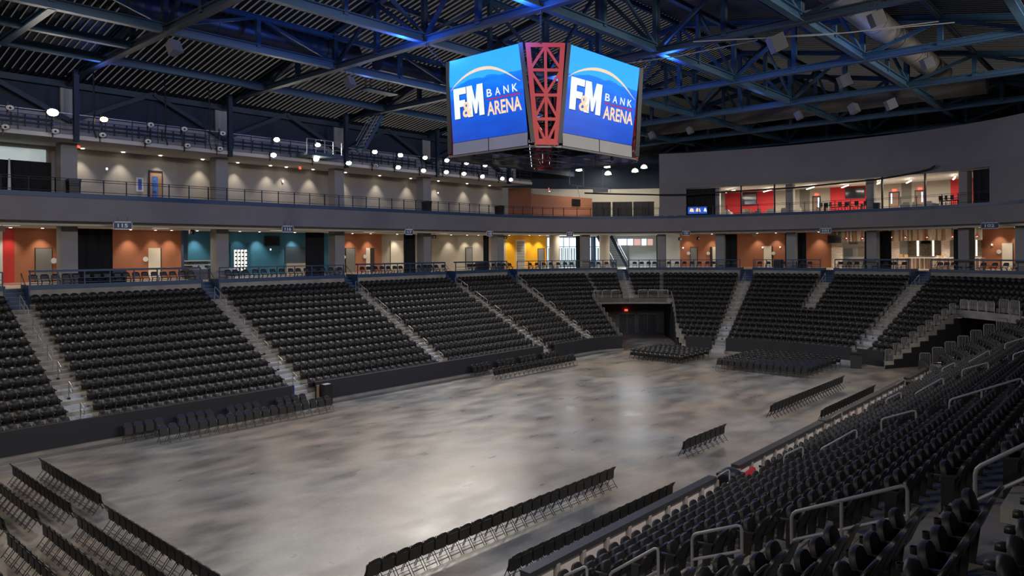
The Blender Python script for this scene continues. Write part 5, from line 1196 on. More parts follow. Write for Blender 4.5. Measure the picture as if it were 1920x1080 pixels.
for i in range(10): c = a.lerp(b, (i + 0.5) / 10); wpart('baluster', MB().bar(c + q * 0.88, c + q * 0.88 + Vector((0, 0, 0.9)), 0.04, 0.04, (1, 0, 0)), M_RAILG, sw)
h0, h1 = on_ring(1116, 444, 26.0), on_ring(1126, 480, 24.5); sw2 = one('lobby_post', MB().box((*on_ring(1112.5, 470, 25.0)[:2], 9.4), (0.45, 0.45, 4.0)), M_NAVY, 'dark blue post in the lobby left of the stair', 'post')
# ================================================================ BAR under sign 101/102
OBR = 21.5
t0b, t1b = T(1559, OBR), T(1842, OBR); M_PLK = []
for i, c in enumerate(((0.50, 0.42, 0.33), (0.26, 0.15, 0.09), (0.62, 0.56, 0.47), (0.38, 0.20, 0.11), (0.17, 0.11, 0.08), (0.55, 0.47, 0.40))): M_PLK.append(mat(f'reclaimed_plank_{i}', c, 0.8, noise=0.35, nscale=5, stretch=(1, 1, 0.2)))
random.seed(11)
bar_ = thing('bar_canopy', 'bar front band of upright reclaimed planks above the serving counter', 'bar canopy', (*path((t0b + t1b) / 2, OBR)[:2], 10.4))
mbs = [MB() for _ in M_PLK]; t = t0b
while t < t1b:
    t2 = min(t1b, tstep(t, OBR, random.uniform(0.12, 0.24))); strip(mbs[random.randrange(6)], t, t2, OBR + random.uniform(0, 0.03), 10.38 - random.uniform(0, 0.03), OBR, ZF0 - 0.07); t = t2
for i, m in enumerate(mbs): wpart('plank_band', m, M_PLK[i], bar_)
bf = thing('bar_counter', 'long bar counter with white top and reclaimed plank front', 'bar', (*path((t0b + t1b) / 2, OBR)[:2], ZC))
ta, tb_ = T(1672, OBR - 0.8), T(1842, OBR - 0.8); mbs = [MB() for _ in M_PLK]; t = ta
while t < tb_:
    t2 = min(tb_, tstep(t, OBR, random.uniform(0.10, 0.22))); strip(mbs[random.randrange(6)], t, t2, OBR - 0.8, ZC, OBR - 0.8, ZC + 1.12); t = t2
for i, m in enumerate(mbs): wpart('plank_front', m, M_PLK[i], bf)
wpart('counter_top', ringbox(MB(), ta, tb_, OBR - 1.05, OBR - 0.2, ZC + 1.12, ZC + 1.2), mat('counter_white', (0.75, 0.70, 0.62), 0.4), bf)
M_MOS = mat('mosaic_tile', (0.28, 0.235, 0.17), 0.3, noise=0.7, nscale=9); M_STONE = brick_mat('ledge_stone', (0.58, 0.47, 0.37), (0.40, 0.28, 0.20), (0.66, 0.60, 0.52), 1.0, 0.35, 0.13, 0.85, 0.02)
for u0, u1, v0, v1, m_, nm in ((1704, 1719, 446, 479, M_MOS, 'wall_bar'), (1724, 1748, 446, 479, M_MOS, 'wall_bar'), (1752, 1764, 446, 479, M_MOS, 'wall_bar'), (1687, 1702, 446, 482, M_WHITE, 'wall_bar'), (1825, 1830, 446, 479, M_MOS, 'wall_bar'), (1833, 1841, 446, 479, M_MOS, 'wall_bar')): wallbox(u0, v0, u1, v1, OB - 0.1, 0.05, m_, nm, kind='structure')
for u0, u1, zb in ((1765, 1781, ZC), (1559, 1580, ZC), (1671, 1687, ZC)): wallseg(u0, u1, M_STONE, 'wall_bar', OBR + 0.05, zb, 10.42)
for u0, u1 in ((1719.5, 1723), (1748.5, 1751.5), (1830, 1832.5)): wallbox(u0, 444, u1, 480, OB - 0.1, 0.12, mat('bar_light', (1, 0.95, 0.85), 0.5, emit=(1, 0.92, 0.78), estr=1.1), 'light_strip', f'white light strip {"left of" if u0 < 1725 else "right of" if u0 < 1800 else "past the column from"} the bar television', 'light strip')
tv(1727, 447, 1746, 457, OB - 0.25, 'black television on the mosaic wall behind the bar')
for i, (u, v, lab) in enumerate(((1587, 445, 'red pendant lamp over the stone corner left of the bar'), (1617, 445, 'red pendant lamp beside the third end column'), (1671.5, 443, 'half hidden red pendant lamp at the left bar drape'), (1697.5, 443, 'red pendant lamp over the cardboard boxes'), (1738, 443, 'red pendant lamp over the bar television'), (1786, 442, 'red pendant lamp at the right bar drape'), (1832, 441, 'red pendant lamp right of the wide column'))):
    x, y, z, tt = on_ring(u, v, OBR - 0.7); t = thing('pendant_lamp', lab, 'pendant lamp', (x, y, z), 0, 'red pendant lamps of the bar')
    part('shade', MB().lathe([(0.24, -0.12), (0.20, -0.05), (0.10, 0.0), (0.05, 0.10), (0.0, 0.11)], n=14), mat('lamp_red', (0.7, 0.05, 0.03), 0.4), t, True); part('bulb', MB().lathe([(0.0, -0.14), (0.09, -0.11), (0.0, -0.04)], n=10), M_GLOW, t); part('cord', MB().tube([(0, 0, 0.1), (0, 0, ZF0 - z)], 0.012, 5), M_DKMET, t)
for i, (u, v, w_, h_, lab) in enumerate(((1690, 481, 0.55, 0.34, 'left cardboard box on the bar'), (1699, 481, 0.4, 0.3, 'right cardboard box on the bar'), (1765, 483, 0.35, 0.2, 'small brown box on the bar between the cup trays'))): x, y, _, tt = on_ring(u, v, OBR - 0.6); one('cardboard_box', MB().box((x, y, ZC + 1.2 + h_ / 2), (w_, 0.35, h_), 0.3 * i), mat('cardboard', (0.45, 0.27, 0.12), 0.8), lab, 'box')
for u, lab in ((1758, 'left white cup tray on the bar'), (1773, 'right white cup tray on the bar')):
    x, y, _, tt = on_ring(u, 484, OBR - 0.65); t = thing('cup_tray', lab, 'tray', (x, y, ZC + 1.2)); part('tray', MB().box((0, 0, 0.03), (0.5, 0.3, 0.06)), M_WHITE, t)
    for j in range(3): part('cup', MB().lathe([(0.06, 0.06), (0.075, 0.22), (0, 0.22)], (-0.14 + 0.14 * j, 0, 0), 8), M_WHITE, t)
kit = thing('kitchen_hatch', 'bright serving hatch with window frames left of the third end column', 'hatch', (*on_ring(1602, 470, OB)[:2], ZC)); wpart('backing', wallbox(1581, 445, 1622, 483, OB - 0.2, 0.05, None)[0], M_WHITE, kit)
for u0, v0, u1, v1, m_ in ((1583, 466, 1599, 481, mat('hatch_glass', (0.35, 0.45, 0.5), 0.2)), (1601, 460, 1604.5, 482, M_WHITE), (1609, 463, 1621, 481, mat('hatch_shade', (0.45, 0.40, 0.33), 0.7)), (1592, 453, 1608, 458, mat('hatch_grille', (0.25, 0.22, 0.2), 0.6))): wpart('hatch_panel', wallbox(u0, v0, u1, v1, OB - 0.2, 0.12, None)[0], m_, kit)
wpart('hatch_sill', wallbox(1580, 482, 1622, 486, OB - 0.2, 0.5, None)[0], M_WHITE, kit)
# ================================================================ GALLERY: railing, door, signs, lounge
XG = [u for u in (-60, 105, 392, 610, 781, 918, 1058, 1160, 1237)]
def grail(t0, t1, lab, z0=ZF1 + 0.24, off=OF + 0.06, n=None, top=1.0):
    root = thing('gallery_railing', lab, 'railing', P3((t0 + t1) / 2, off, z0), 0, 'gallery railings')
    for z in (top, top - 0.14, 0.16): wpart('rail', ringbox(MB(), t0, t1, off - 0.02, off + 0.02, z0 + z - 0.035, z0 + z), M_NAVYD, root)
    ts = tlist(t0, t1); Lr = sum(sqrt((path(a, off)[0] - path(b, off)[0]) ** 2 + (path(a, off)[1] - path(b, off)[1]) ** 2) for a, b in zip(ts[:-1], ts[1:])); n = max(1, round(Lr / 1.42))
    for i in range(n + 1): q = P3(t0 + (t1 - t0) * i / n, off, 0); wpart('post', MB().box((q[0], q[1], z0 + top / 2), (0.055, 0.055, top)), M_NAVYD, root)
for i, (a, b) in enumerate(zip(XG[:-1], XG[1:])): grail(T(a, OF) if a > 0 else -8.0, T(b, OF), f'dark railing on the upper deck, {ORD[i + 1]} stretch from the left', top=0.95)
gd = on_Y(278, 320, YG).x, on_Y(304, 320, YG).x; zt_ = on_Y(290, 320, YG).z; nd += 1
f_ = struct(f'door_{nd}', MB().box(((gd[0] + gd[1]) / 2, YG - 0.05, (ZF1 + zt_) / 2), (gd[1] - gd[0], 0.1, zt_ - ZF1)), M_DKMET); w_ = gd[1] - gd[0]
MB().box(((gd[0] + gd[1]) / 2, YG - 0.11, (ZF1 + zt_) / 2 - 0.1), (w_ * 0.84, 0.04, zt_ - ZF1 - 0.2)).build('door_leaf', mat('door_wood', (0.38, 0.22, 0.11), 0.5), f_); MB().box((gd[0] + w_ * 0.42, YG - 0.14, (ZF1 + zt_) / 2 - 0.2), (w_ * 0.42, 0.02, zt_ - ZF1 - 0.5)).build('door_poster', mat('poster_blue', (0.05, 0.16, 0.45), 0.5, noise=0.9, nscale=4), f_)
t = thing('wall_sign', 'white and blue wall sign left of the gallery door', 'sign', on_Y(262, 346, YG - 0.06)); part('board', MB().box((0, 0, 0), (0.5, 0.06, 1.05)), M_WHITE, t); part('picture', MB().box((0, -0.04, 0), (0.26, 0.02, 0.8)), mat('sign_blue', (0.04, 0.12, 0.5), 0.5), t)
xg = on_Y(785, 361, YG).x; nd += 1; zt2 = on_Y(802, 360, YG).z
f_ = struct(f'door_{nd}', MB().box((on_Y(802, 361, YG).x, YG - 0.03, (ZF1 + zt2) / 2), (1.0, 0.06, zt2 - ZF1)), M_LITD); MB().box((on_Y(806, 361, YG).x, YG - 0.07, (ZF1 + zt2) / 2), (0.3, 0.06, zt2 - ZF1)).build('door_leaf', M_DOORG, f_)
for u, v, lab in ((137.5, 347, 'black bin beside the left gallery column'), (800, 385, 'black bin in front of the open gallery door'), (936, 393, 'black bin at the fifth gallery column')): p = on_Y(u, v, 53.0); bin_('gallery_bin', p.x, 53.0, ZF1, lab, M_DKMET, 0.7, 1.35)
# opening at the far left with drapes on stands
pts = [on_Y(-40, 330, 55.4), on_Y(16, 330, 55.4), on_Y(19, 330, 55.2), on_Y(96, 330, 55.2)]
for a, b, lab in ((pts[0], pts[1], 'left black pipe-and-drape panel at the far left of the gallery'), (pts[2], pts[3], 'right black pipe-and-drape panel at the far left of the gallery')): drape(0, 0, lab, z0=ZF1 + 0.05, z1=15.65, fold=0.05, pts=(Vector((a.x, a.y, 0)), Vector((b.x, b.y, 0))))
p = on_Y(17.5, 330, 55.1); one('drape_stand', MB().tube([(p.x, p.y, ZF1), (p.x, p.y, 15.7)], [0.12, 0.05], 8), M_WHITE, 'white tapered drape stand between the two left drape panels', 'stand')
g = MB(); a, b = on_Y(-60, 276, 56.9), on_Y(86, 276, 56.9); z0, z1 = on_Y(50, 303, 56.9).z, on_Y(50, 278, 56.9).z
struct('window_90', MB().box(((a.x + b.x) / 2, 56.93, (z0 + z1) / 2), (b.x - a.x, 0.06, z1 - z0)), mat('clerestory', (0.45, 0.52, 0.52), 0.3, emit=(0.65, 0.78, 0.78), estr=0.35), 'pale clerestory opening at the far left of the gallery')
for u, v, lab, Yp in ((146.5, 274, 'red exit sign under the gallery soffit at the left', 55.0), (562.5, 315, 'red exit sign under the gallery soffit in the third bay', 55.0), (1029, 354, 'red exit sign under the gallery soffit by the brown wall', 55.0)):
    p = on_Y(u, v, Yp); t = thing('exit_sign', lab, 'exit sign', p, 0.7, 'red exit signs'); part('box', MB().box((0, 0, 0), (0.34, 0.08, 0.2)), M_EXIT, t); text_obj(t, 'EXIT', M_WHITE, p + Vector((cos(.7) * -0.13, sin(.7) * -0.13, -0.06)) + Vector((sin(.7), -cos(.7), 0)) * 0.045, (cos(.7), sin(.7), 0), (0, 0, 1), 0.26, 0.12, depth=0.0)
# brown wall TV and sign
d = (c_[0] - b.x) if False else None
bw0, bw1 = Vector((64.2, 54.5, 0)), Vector((on_ring(1110, 380, 21.7)[0], on_ring(1110, 380, 21.7)[1], 0)); dd = (bw1 - bw0).normalized(); nn = Vector((dd.y, -dd.x, 0))
def on_seg(u, v, A, d_):
    x_, y_ = ray(u, v); k = atan2(x_, F); dx, dy = CT * cos(k) + ST * sin(k), ST * cos(k) - CT * sin(k)
    s = (dx * A.y - dy * A.x) / (d_.x * dy - d_.y * dx); q = A + d_ * s; return Vector((q.x, q.y, H - y_ / F * (q.x * CT + q.y * ST)))
pa, pb_ = on_seg(1072, 373, bw0, dd), on_seg(1087, 387, bw0, dd); t = thing('tv', 'black television on the brown lounge wall', 'television', pb_, 0, 'wall televisions')
m = MB(); m.hexa([Vector((pa.x, pa.y, pb_.z)) , Vector((pb_.x, pb_.y, pb_.z)), Vector((pb_.x, pb_.y, pb_.z)) + nn * 0.12, Vector((pa.x, pa.y, pb_.z)) + nn * 0.12, pa, Vector((pb_.x, pb_.y, pa.z)), Vector((pb_.x, pb_.y, pa.z)) + nn * 0.12, pa + nn * 0.12]); wpart('screen', m, M_TV, t)
p = on_Y(1048, 390, 55.0); t = thing('wall_sign', 'small white upright sign on the brown wall above the railing', 'sign', (p.x, p.y, p.z)); part('board', MB().box((0, 0, 0), (0.4, 0.08, 0.85)), M_WHITE, t); part('picture', MB().box((0, -0.05, 0), (0.22, 0.02, 0.6)), M_DKMET, t)
# lounge drapes, pendants
OD = 19.5
for u0, u1, lab in ((1111, 1146, 'left black drape of the corner lounge'), (1149, 1186, 'middle black drape of the corner lounge'), (1188, 1227, 'right black drape of the corner lounge')): drape(u0, u1, lab, OD, ZF1 + 0.02, 15.6, 0.08)
for i, (u, v, off, lab) in enumerate(((1085.5, 317, 18.0, 'leftmost white dome pendant of the corner lounge'), (1138.5, 311, 20.0, 'second white dome pendant, upper of the pair'), (1140, 324, 16.0, 'lower dome pendant of the middle pair'), (1190.5, 319, 17.0, 'dome pendant left of the rightmost one'), (1207.5, 312, 18.0, 'rightmost white dome pendant of the corner lounge'))):
    x, y, z, tt = on_ring(u, v, off); t = thing('dome_lamp', lab, 'pendant lamp', (x, y, z), 0, 'dome pendants of the corner lounge')
    part('shade', MB().lathe([(0.42, -0.2), (0.38, 0.0), (0.25, 0.16), (0.06, 0.24), (0, 0.25)], n=16), mat('dome_shade', (0.8, 0.78, 0.74), 0.4, emit=(1, 0.95, 0.85), estr=0.9), t, True); part('bulb', MB().lathe([(0.36, -0.19), (0.2, -0.22), (0, -0.23)], n=12), M_LENS, t); part('cord', MB().tube([(0, 0, 0.24), (0, 0, 21.5 - z)], 0.015, 4), M_DKMET, t)
    lamp('SPOT', (x, y, z - 0.3), 260, WARM, (x, y, 13), 0.2, 150, 0.6, parent=t, name='dome_bulb')
t = thing('projection_truss', 'thin hanging pipe frame with a grey panel above the lounge drapes', 'pipe frame', P3(T(1150, 15), 15, 15.6))
L_ = lambda u, v: Vector(on_ring(u, v, 15.0)[:3])
for a, b in (((1082, 349), (1145, 355)), ((1145, 355), (1143, 366)), ((1145, 358), (1148, 360)), ((1068, 346), (1068, 312)), ((1094, 350), (1094, 312)), ((1130, 352), (1130, 318)), ((1068, 346), (1094, 349)), ((1082, 350), (1088, 372))): wpart('pipe', MB().tube([L_(*a), L_(*b)], 0.03, 5), M_RAILG, t)
wpart('panel', MB().hexa([L_(1112, 361), L_(1140, 361), L_(1140, 361) + Vector((0.1, 0.1, 0)), L_(1112, 361) + Vector((0.1, 0.1, 0)), L_(1112, 352), L_(1140, 352), L_(1140, 352) + Vector((0.1, 0.1, 0)), L_(1112, 352) + Vector((0.1, 0.1, 0))]), M_SBG, t)
# cable swag
pts = [Vector(on_ring(u, v, OF - 0.35)[:3]) for u, v in ((1096, 362), (1140, 363.5), (1190, 364.5), (1238, 365.5), (1290, 365), (1340, 361), (1390, 358), (1440, 355), (1490, 352), (1540, 347), (1590, 342), (1640, 337), (1690, 329), (1720, 323), (1744, 317), (1753, 311))]
one('cable_bundle', MB().tube(pts, 0.085, 7), M_BLACKFAB, 'thick black cable bundle swagged across the lounge and suites', 'cable', None, True)
# ================================================================ SUITES
M_SUG = mat('suite_grey', (0.40, 0.37, 0.31), 0.8); M_SUD = mat('suite_dark', (0.16, 0.15, 0.13), 0.8); M_SRED = mat('suite_red', (0.62, 0.03, 0.035), 0.7)
for u0, u1, m_ in ((1270, 1360, M_SUG), (1360, 1451, M_SRED), (1451, 1500, M_SUG), (1500, 1519, M_SUD), (1519, 1557, M_SUG), (1557, 1632, M_SRED), (1632, 1691, M_SUG), (1691, 1710, M_SUD), (1710, 1780, M_SUG), (1780, 1825, M_SRED), (1825, 1870, M_SUG)): wallseg(u0, u1, m_, 'wall_suite', OSU, ZF1, ZO)  # dark strips paint the shade of two recesses onto the flat wall
for u, lab in ((1344.5, 'left'), (1482.5, 'middle'), (1634.5, 'right'), (1811, 'last')): h = ring_hit(u, OF + 1.6); struct('column', MB().box((h[0], h[1], (ZF1 + ZO) / 2), (0.75, 0.75, ZO - ZF1), atan2(h[3], h[2])), M_COLM)
drape(1287.5, 1342, 'wide black drape at the left end of the suites', OF + 0.9, ZF1 + 0.02, ZO - 0.05, 0.06); drape(1825.5, 1856.5, 'black drape at the right end of the suites', OF + 0.9, ZF1 + 0.02, ZO - 0.05, 0.06)
ta_, tb_ = T(1288, OF), T(1860, OF); ends = [T(u, OF) for u in (1287, 1390.5, 1453, 1655, 1735.5, 1856)]
for i, (a, b) in enumerate(zip(ends[:-1], ends[1:])): grail(a + 0.02, b - 0.02, f'dark railing before the suites, {ORD[i + 1]} stretch from the left', top=1.0)
for i, u in enumerate((1390.5, 1453, 1655, 1735.5)): h = ring_hit(u, OF + 0.1); struct('window_mullion', MB().box((h[0], h[1], (ZF1 + ZO) / 2 + 0.1), (0.14, 0.14, ZO - ZF1 - 0.1), atan2(h[3], h[2])), M_DKMET)
tv(1392, 362, 1419, 385, OSU - 0.05, 'television on the left red suite wall', mat('tv_glossy', (0.02, 0.02, 0.016), 0.12)); tv(1585, 353, 1621.5, 373, OSU - 0.05, 'large television on the wide red suite wall', mat('tv_glossy', (0.02, 0.02, 0.016), 0.12))
for i, (u0, v0, u1, gu) in enumerate(((1523.5, 368, 1539, 1535.5), (1667, 360, 1687, 1672.5), (1715.5, 357, 1735, 1730))):
    nd += 1; f_ = wallbox(u0, v0, u1, 400, OSU, 0.08, M_DKMET, f'door_{nd}', kind='structure', zb=ZF1); wallbox(u0 + 2, v0 + 2, u1 - 1.5, 400, OSU, 0.12, None, zb=ZF1)[0].build('door_leaf', mat('suite_door', (0.22, 0.13, 0.09), 0.5), f_)
    wallbox(gu - 1.1, v0 + 3, gu + 1.1, v0 + 22, OSU, 0.16, None)[0].build('door_glass', mat('door_glow', (0.7, 0.8, 1), 0.3, emit=(0.72, 0.85, 1), estr=1.6), f_)
    a = on_ring((u0 + u1) / 2, v0 - 3.2, OSU - 0.12); _, _, nx, ny = path(a[3], OSU); t = thing('exit_sign', f'red exit sign over the {("left", "middle", "right")[i]} suite door', 'exit sign', a[:3], 0, 'red exit signs'); rt = Vector((ny, -nx, 0)); yw = atan2(rt.y, rt.x)
    wpart('box', MB().box(a[:3], (0.42, 0.08, 0.24), yw), M_EXIT, t); text_obj(t, 'EXIT', M_WHITE, Vector(a[:3]) - rt * 0.15 + Vector((-nx, -ny, 0)) * 0.05 + Vector((0, 0, -0.07)), rt, (0, 0, 1), 0.30, 0.14, depth=0.0)
m_mini = mat('monitor_picture', (0.01, 0.02, 0.2), 0.3, noise=0.9, nscale=3, emit=(0.02, 0.10, 0.55), estr=0.8)
m, (A, B, N, z0, z1) = wallbox(1290, 388, 1326, 402, OF + 0.7, 0.1, None); t = thing('video_board', 'low video screen with blue picture at the foot of the left suite drape', 'screen', (A + B) / 2 + Vector((0, 0, z0)))
wpart('housing', m, M_DKMET, t); q = N * 0.11; wpart('picture', MB().quad(A + q + Vector((0, 0, z0 + .03)), B + q + Vector((0, 0, z0 + .03)), B + q + Vector((0, 0, z1 - .03)), A + q + Vector((0, 0, z1 - .03))), m_mini, t)
for a, b, m_ in ((0.08, 0.33, M_LP), (0.4, 0.68, M_LP), (0.82, 0.99, M_LW)): wpart('picture_shape', MB().quad(*[A.lerp(B, s_) + N * 0.12 + Vector((0, 0, z0 + (z1 - z0) * h_)) for s_, h_ in ((a, 0.35), (b, 0.3), (b - 0.05, 0.75), (a + 0.06, 0.8))]), m_, t)
# suite furniture
def stool(u, off, lab, high=True, m_=None):
    h = ring_hit(u, off); t = thing('bar_stool' if high else 'dining_chair', lab, 'stool' if high else 'chair', (h[0], h[1], ZF1), random.uniform(0, 6.28), 'suite bar stools' if high else 'suite chairs'); s_ = 0.72 if high else 0.45; m_ = m_ or M_BLACKFAB
    part('seat', MB().box((0, 0, s_), (0.42, 0.42, 0.08)), m_, t); part('backrest', MB().box((0, 0.2, s_ + 0.28), (0.42, 0.06, 0.42)), m_, t)
    for sx in (-1, 1):
        for sy in (-1, 1): part('leg', MB().bar((sx * .17, sy * .17, s_), (sx * .2, sy * .2, 0), 0.03, 0.03, (1, 0, 0)), M_DKMET, t)
def armchair(u, off, lab, m_):
    h = ring_hit(u, off); t = thing('armchair', lab, 'armchair', (h[0], h[1], ZF1), atan2(h[3], h[2]) + pi / 2 + random.uniform(-0.9, 0.9), 'suite armchairs')
    part('seat', MB().box((0, 0, 0.38), (0.66, 0.62, 0.16)), m_, t); part('shell', MB().prism([(-0.40, 0.28, 0.25), (0.40, 0.28, 0.25), (0.40, 0.30, 0.62), (0.26, 0.34, 0.84), (-0.26, 0.34, 0.84), (-0.40, 0.30, 0.62)], (0, 0.1, 0)).hexa([(-0.42, -0.25, 0.25), (-0.34, -0.25, 0.25), (-0.34, 0.3, 0.25), (-0.42, 0.3, 0.25), (-0.42, -0.25, 0.55), (-0.34, -0.25, 0.55), (-0.34, 0.3, 0.66), (-0.42, 0.3, 0.66)]).hexa([(0.34, -0.25, 0.25), (0.42, -0.25, 0.25), (0.42, 0.3, 0.25), (0.34, 0.3, 0.25), (0.34, -0.25, 0.55), (0.42, -0.25, 0.55), (0.42, 0.3, 0.66), (0.34, 0.3, 0.66)]), m_, t)
    for sx in (-1, 1):
        for sy in (-1, 1): part('leg', MB().bar((sx * .26, sy * .24, 0.3), (sx * .3, sy * .28, 0), 0.035, 0.035, (1, 0, 0)), M_WOODF, t)
M_ACH = mat('armchair_grey', (0.30, 0.30, 0.30), 0.85); M_ACW = mat('armchair_white', (0.6, 0.57, 0.52), 0.85)
for u, lab, m_ in ((1366, 'white rounded armchair behind the left suite railing', M_ACW), (1443, 'grey armchair at the right end of the left suite', M_ACH), (1475, 'grey armchair just left of the middle suite column', M_ACH), (1493, 'white armchair just right of the middle suite column', M_ACW), (1696, 'grey armchair with a pillow between the right suite doors', M_ACH), (1723, 'grey tub armchair below the rightmost suite door', M_ACH), (1750, 'grey armchair right of the last mullion', M_ACH)): armchair(u, OF + 2.6, lab, m_)
for u0, u1, off, lab in ((1397, 1420, OF + 4.0, 'small dark table before the left suite television'), (1545, 1620, OF + 3.7, 'long high table before the wide red suite wall'), (1765, 1803, OF + 2.7, 'high table before the right red suite wall')):
    a, b = ring_hit(u0, off), ring_hit(u1, off); A, B = Vector((a[0], a[1], ZF1)), Vector((b[0], b[1], ZF1)); hh = 0.72 if u0 < 1500 else 0.98; t = thing('suite_table', lab, 'table', (A + B) / 2); wpart('table_top', MB().bar(A + Vector((0, 0, hh)), B + Vector((0, 0, hh)), 0.7, 0.06), M_DKMET if u0 > 1500 else M_WOODF, t)
    for f_ in (0.04, 0.96): q = A.lerp(B, f_); wpart('leg', MB().bar(q, q + Vector((0, 0, hh)), 0.08, 0.5, (1, 0, 0)), M_DKMET, t)
for i, u in enumerate((1392, 1402.5, 1413, 1424)): stool(u, OF + 3.2, f'{ORD[i + 1]} chair from the left at the small left suite table', False, M_SUD)
for i, u in enumerate((1537, 1549, 1561, 1573, 1585, 1597, 1609, 1621)): stool(u, OF + 2.6, f'{ORD[i + 1]} black bar stool from the left at the long suite table')
for i, u in enumerate((1768, 1779, 1790, 1803)): stool(u, OF + 1.55, f'{ORD[i + 1]} black bar stool from the left at the right suite table')
p = ring_hit(1644.5, OF + 1.0); bin_('suite_bin', p[0], p[1], ZF1, 'black bin right of the right suite column', M_DKMET, 0.55, 0.9)
for i, (u, off) in enumerate(((1370, OF + 3), (1440, OF + 4.5), (1520, OF + 4), (1585, OF + 4.5), (1645, OF + 4), (1705, OF + 4), (1790, OF + 4))):
    h = ring_hit(u, off); t = thing('linear_light', f'{ORD[i + 1]} linear ceiling light from the left in the suites', 'ceiling light', (h[0], h[1], ZO - 0.3), atan2(h[3], h[2]) + 0.5, 'linear ceiling lights in the suites')
    part('tube', MB().box((0, 0, 0), (3.0, 0.12, 0.07)), mat('linear_tube', (1, 1, 1), 0.4, emit=(1, 0.93, 0.8), estr=4), t); part('wire', MB().tube([(-1.2, 0, 0), (-1.2, 0, 0.3)], 0.01, 4).tube([(1.2, 0, 0), (1.2, 0, 0.3)], 0.01, 4), M_DKMET, t)
    lamp('AREA', (h[0], h[1], ZO - 0.36), 170, WARM, (h[0], h[1], 0), 2.8, sy=0.3, parent=t, name='linear_lamp')
# tunnel doors and sign
nd += 1; a = ring_hit(1215, 13.4)
for u0, u1 in ((1161, 1190), (1197, 1231)):
    nd += 1; f_ = wallbox(u0 - 0.8, 587, u1 + 0.8, 640, 13.6, 0.08, mat('tunnel_door_frame', (0.2, 0.2, 0.2), 0.5), f'door_{nd}', kind='structure', zb=0.0)
    um = (u0 + u1) / 2
    for a_, b_2 in ((u0, um - 0.3), (um + 0.3, u1)): wallbox(a_, 589, b_2, 640, 13.6, 0.12, None, zb=0.02)[0].build('door_leaf', mat('tunnel_door', (0.018, 0.026, 0.04), 0.5), f_)
x, y, z, tt = on_ring(1174, 581.5, 13.4); _, _, nx, ny = path(tt, 13.4); rt = Vector((ny, -nx, 0)); t = thing('exit_sign', 'red exit sign over the tunnel doors', 'exit sign', (x, y, z), 0, 'red exit signs'); wpart('box', MB().box((x, y, z), (0.36, 0.08, 0.22), atan2(rt.y, rt.x)), M_EXIT, t); text_obj(t, 'EXIT', M_WHITE, Vector((x, y, z)) - rt * 0.13 + Vector((-nx, -ny, 0)) * 0.05 - Vector((0, 0, 0.06)), rt, (0, 0, 1), 0.26, 0.12, depth=0.0)
# hanging exit lanterns and cameras in the concourse
for u, v, lab in ((4, 429, 'white box lantern at the far left of the concourse ceiling'), (359, 435, 'black framed speaker lamp under the concourse ceiling before the blue wall'), (814, 444, 'dark ceiling lamp right of the 117 column'), (947, 445, 'dark ceiling lamp left of the yellow alcove'), (1275, 448, 'dark ceiling lamp at the left of the 120 wall'), (1309.5, 447, 'small ceiling lamp under sign 120'), (1413.5, 441, 'white ceiling lamp over the middle orange wall')):
    x, y, z, tt = on_ring(u, v, 15.5); t = thing('ceiling_fixture', lab, 'ceiling lamp', (x, y, z), 0, 'concourse ceiling fixtures'); part('box', MB().box((0, 0, 0), (0.3, 0.3, 0.34)), M_WHITE if u in (4, 1413.5) else M_DKMET, t); part('face', MB().box((-0.12, -0.14, -0.03), (0.22, 0.1, 0.18)), M_WHITE, t); part('stem', MB().tube([(0, 0, 0.15), (0, 0, ZF0 - 0.05 - z)], 0.02, 5), M_DKMET, t)
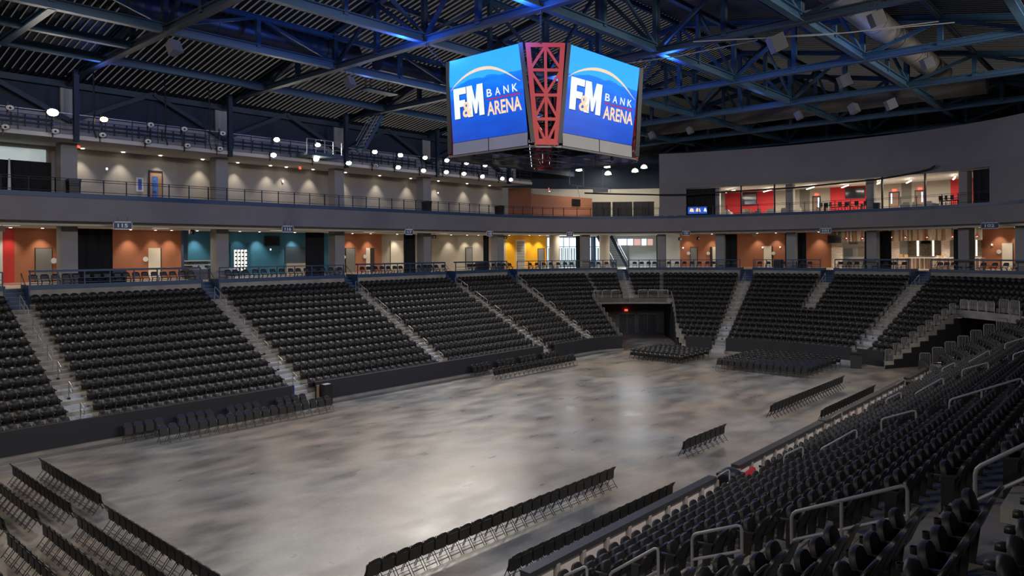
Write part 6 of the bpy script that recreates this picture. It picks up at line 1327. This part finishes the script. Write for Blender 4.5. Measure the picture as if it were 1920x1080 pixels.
# ================================================================ DOWNLIGHTS (gallery, concourse): each a small can with its lamp
def down(x, y, z, lab, power, aim, cone=75, size=0.08, col=WARM, blend=0.8):
    t = thing('downlight', lab, 'downlight', (x, y, z), 0, 'recessed downlights'); part('lens', MB().lathe([(0.11, 0.0), (0.0, -0.005)], n=12), M_GLOW, t); part('trim_ring', MB().lathe([(0.11, 0.005), (0.15, 0.0), (0.15, 0.012)], n=12), M_WHITE, t)
    lamp('SPOT', (x, y, z - 0.05), power * 2.0, col, aim, size, cone, blend, parent=t, name='downlight_lamp')
for i, u in enumerate((155, 231, 301, 380, 446, 507, 537, 587, 648, 712, 770, 822, 876, 918, 985, 1030)):
    p = on_Y(u, 280 + u * 0.07, YG - 0.65); down(p.x, YG - 0.65, 16.92, f'gallery downlight, {ORD[i + 1]} from the left', 105, (p.x, YG - 0.28, 13.1), 72)
for i, (u, pw) in enumerate(((20, 90), (80, 120), (245, 120), (292, 80), (322, 120), (370, 200), (450, 80), (487, 200), (553, 200), (661, 120), (695, 120), (745, 120), (846, 110), (876, 110), (897, 110), (955, 140), (993, 150), (1012, 150), (1290, 70), (1335, 90), (1420, 100), (1455, 100), (1535, 100), (1590, 200), (1680, 220), (1715, 220), (1750, 220), (1780, 200), (1836, 160), (1870, 110), (1905, 110))):
    o = OB - 0.75 if not 1570 < u < 1842 else OBR - 1.6; h = ring_hit(u, o); h2 = ring_hit(u, o + 0.45); down(h[0], h[1], ZF0 - 0.07, f'concourse downlight, {ORD[i + 1] if i < 30 else "last"} from the left', pw, (h2[0], h2[1], ZC), 78)
for i in range(11):     # added fill panels over the concourse walkway, for general illumination
    t_ = (14, 24, 34, 44, 54, 72, 90, 108, 126, 142, 160)[i]; q = P3(t_, 17.5, ZF0 - 0.08); n = path(t_, 17.5); t = thing('added_fill_panel', f'{ORD[i + 1]} flat ceiling light along the concourse from the left', 'ceiling light', q, atan2(n[3], n[2]), 'flat ceiling lights over the concourse')
    part('panel', MB().box((0, 0, 0), (0.6, 1.2, 0.04)), mat('fill_panel_lens', (1, 1, 1), 0.5, emit=(1, 0.9, 0.75), estr=1.5), t); lamp('AREA', (q[0], q[1], q[2] - 0.06), 130, WARM, (q[0], q[1], 0), 1.2, sy=0.6, parent=t, name='fill_panel_lamp')
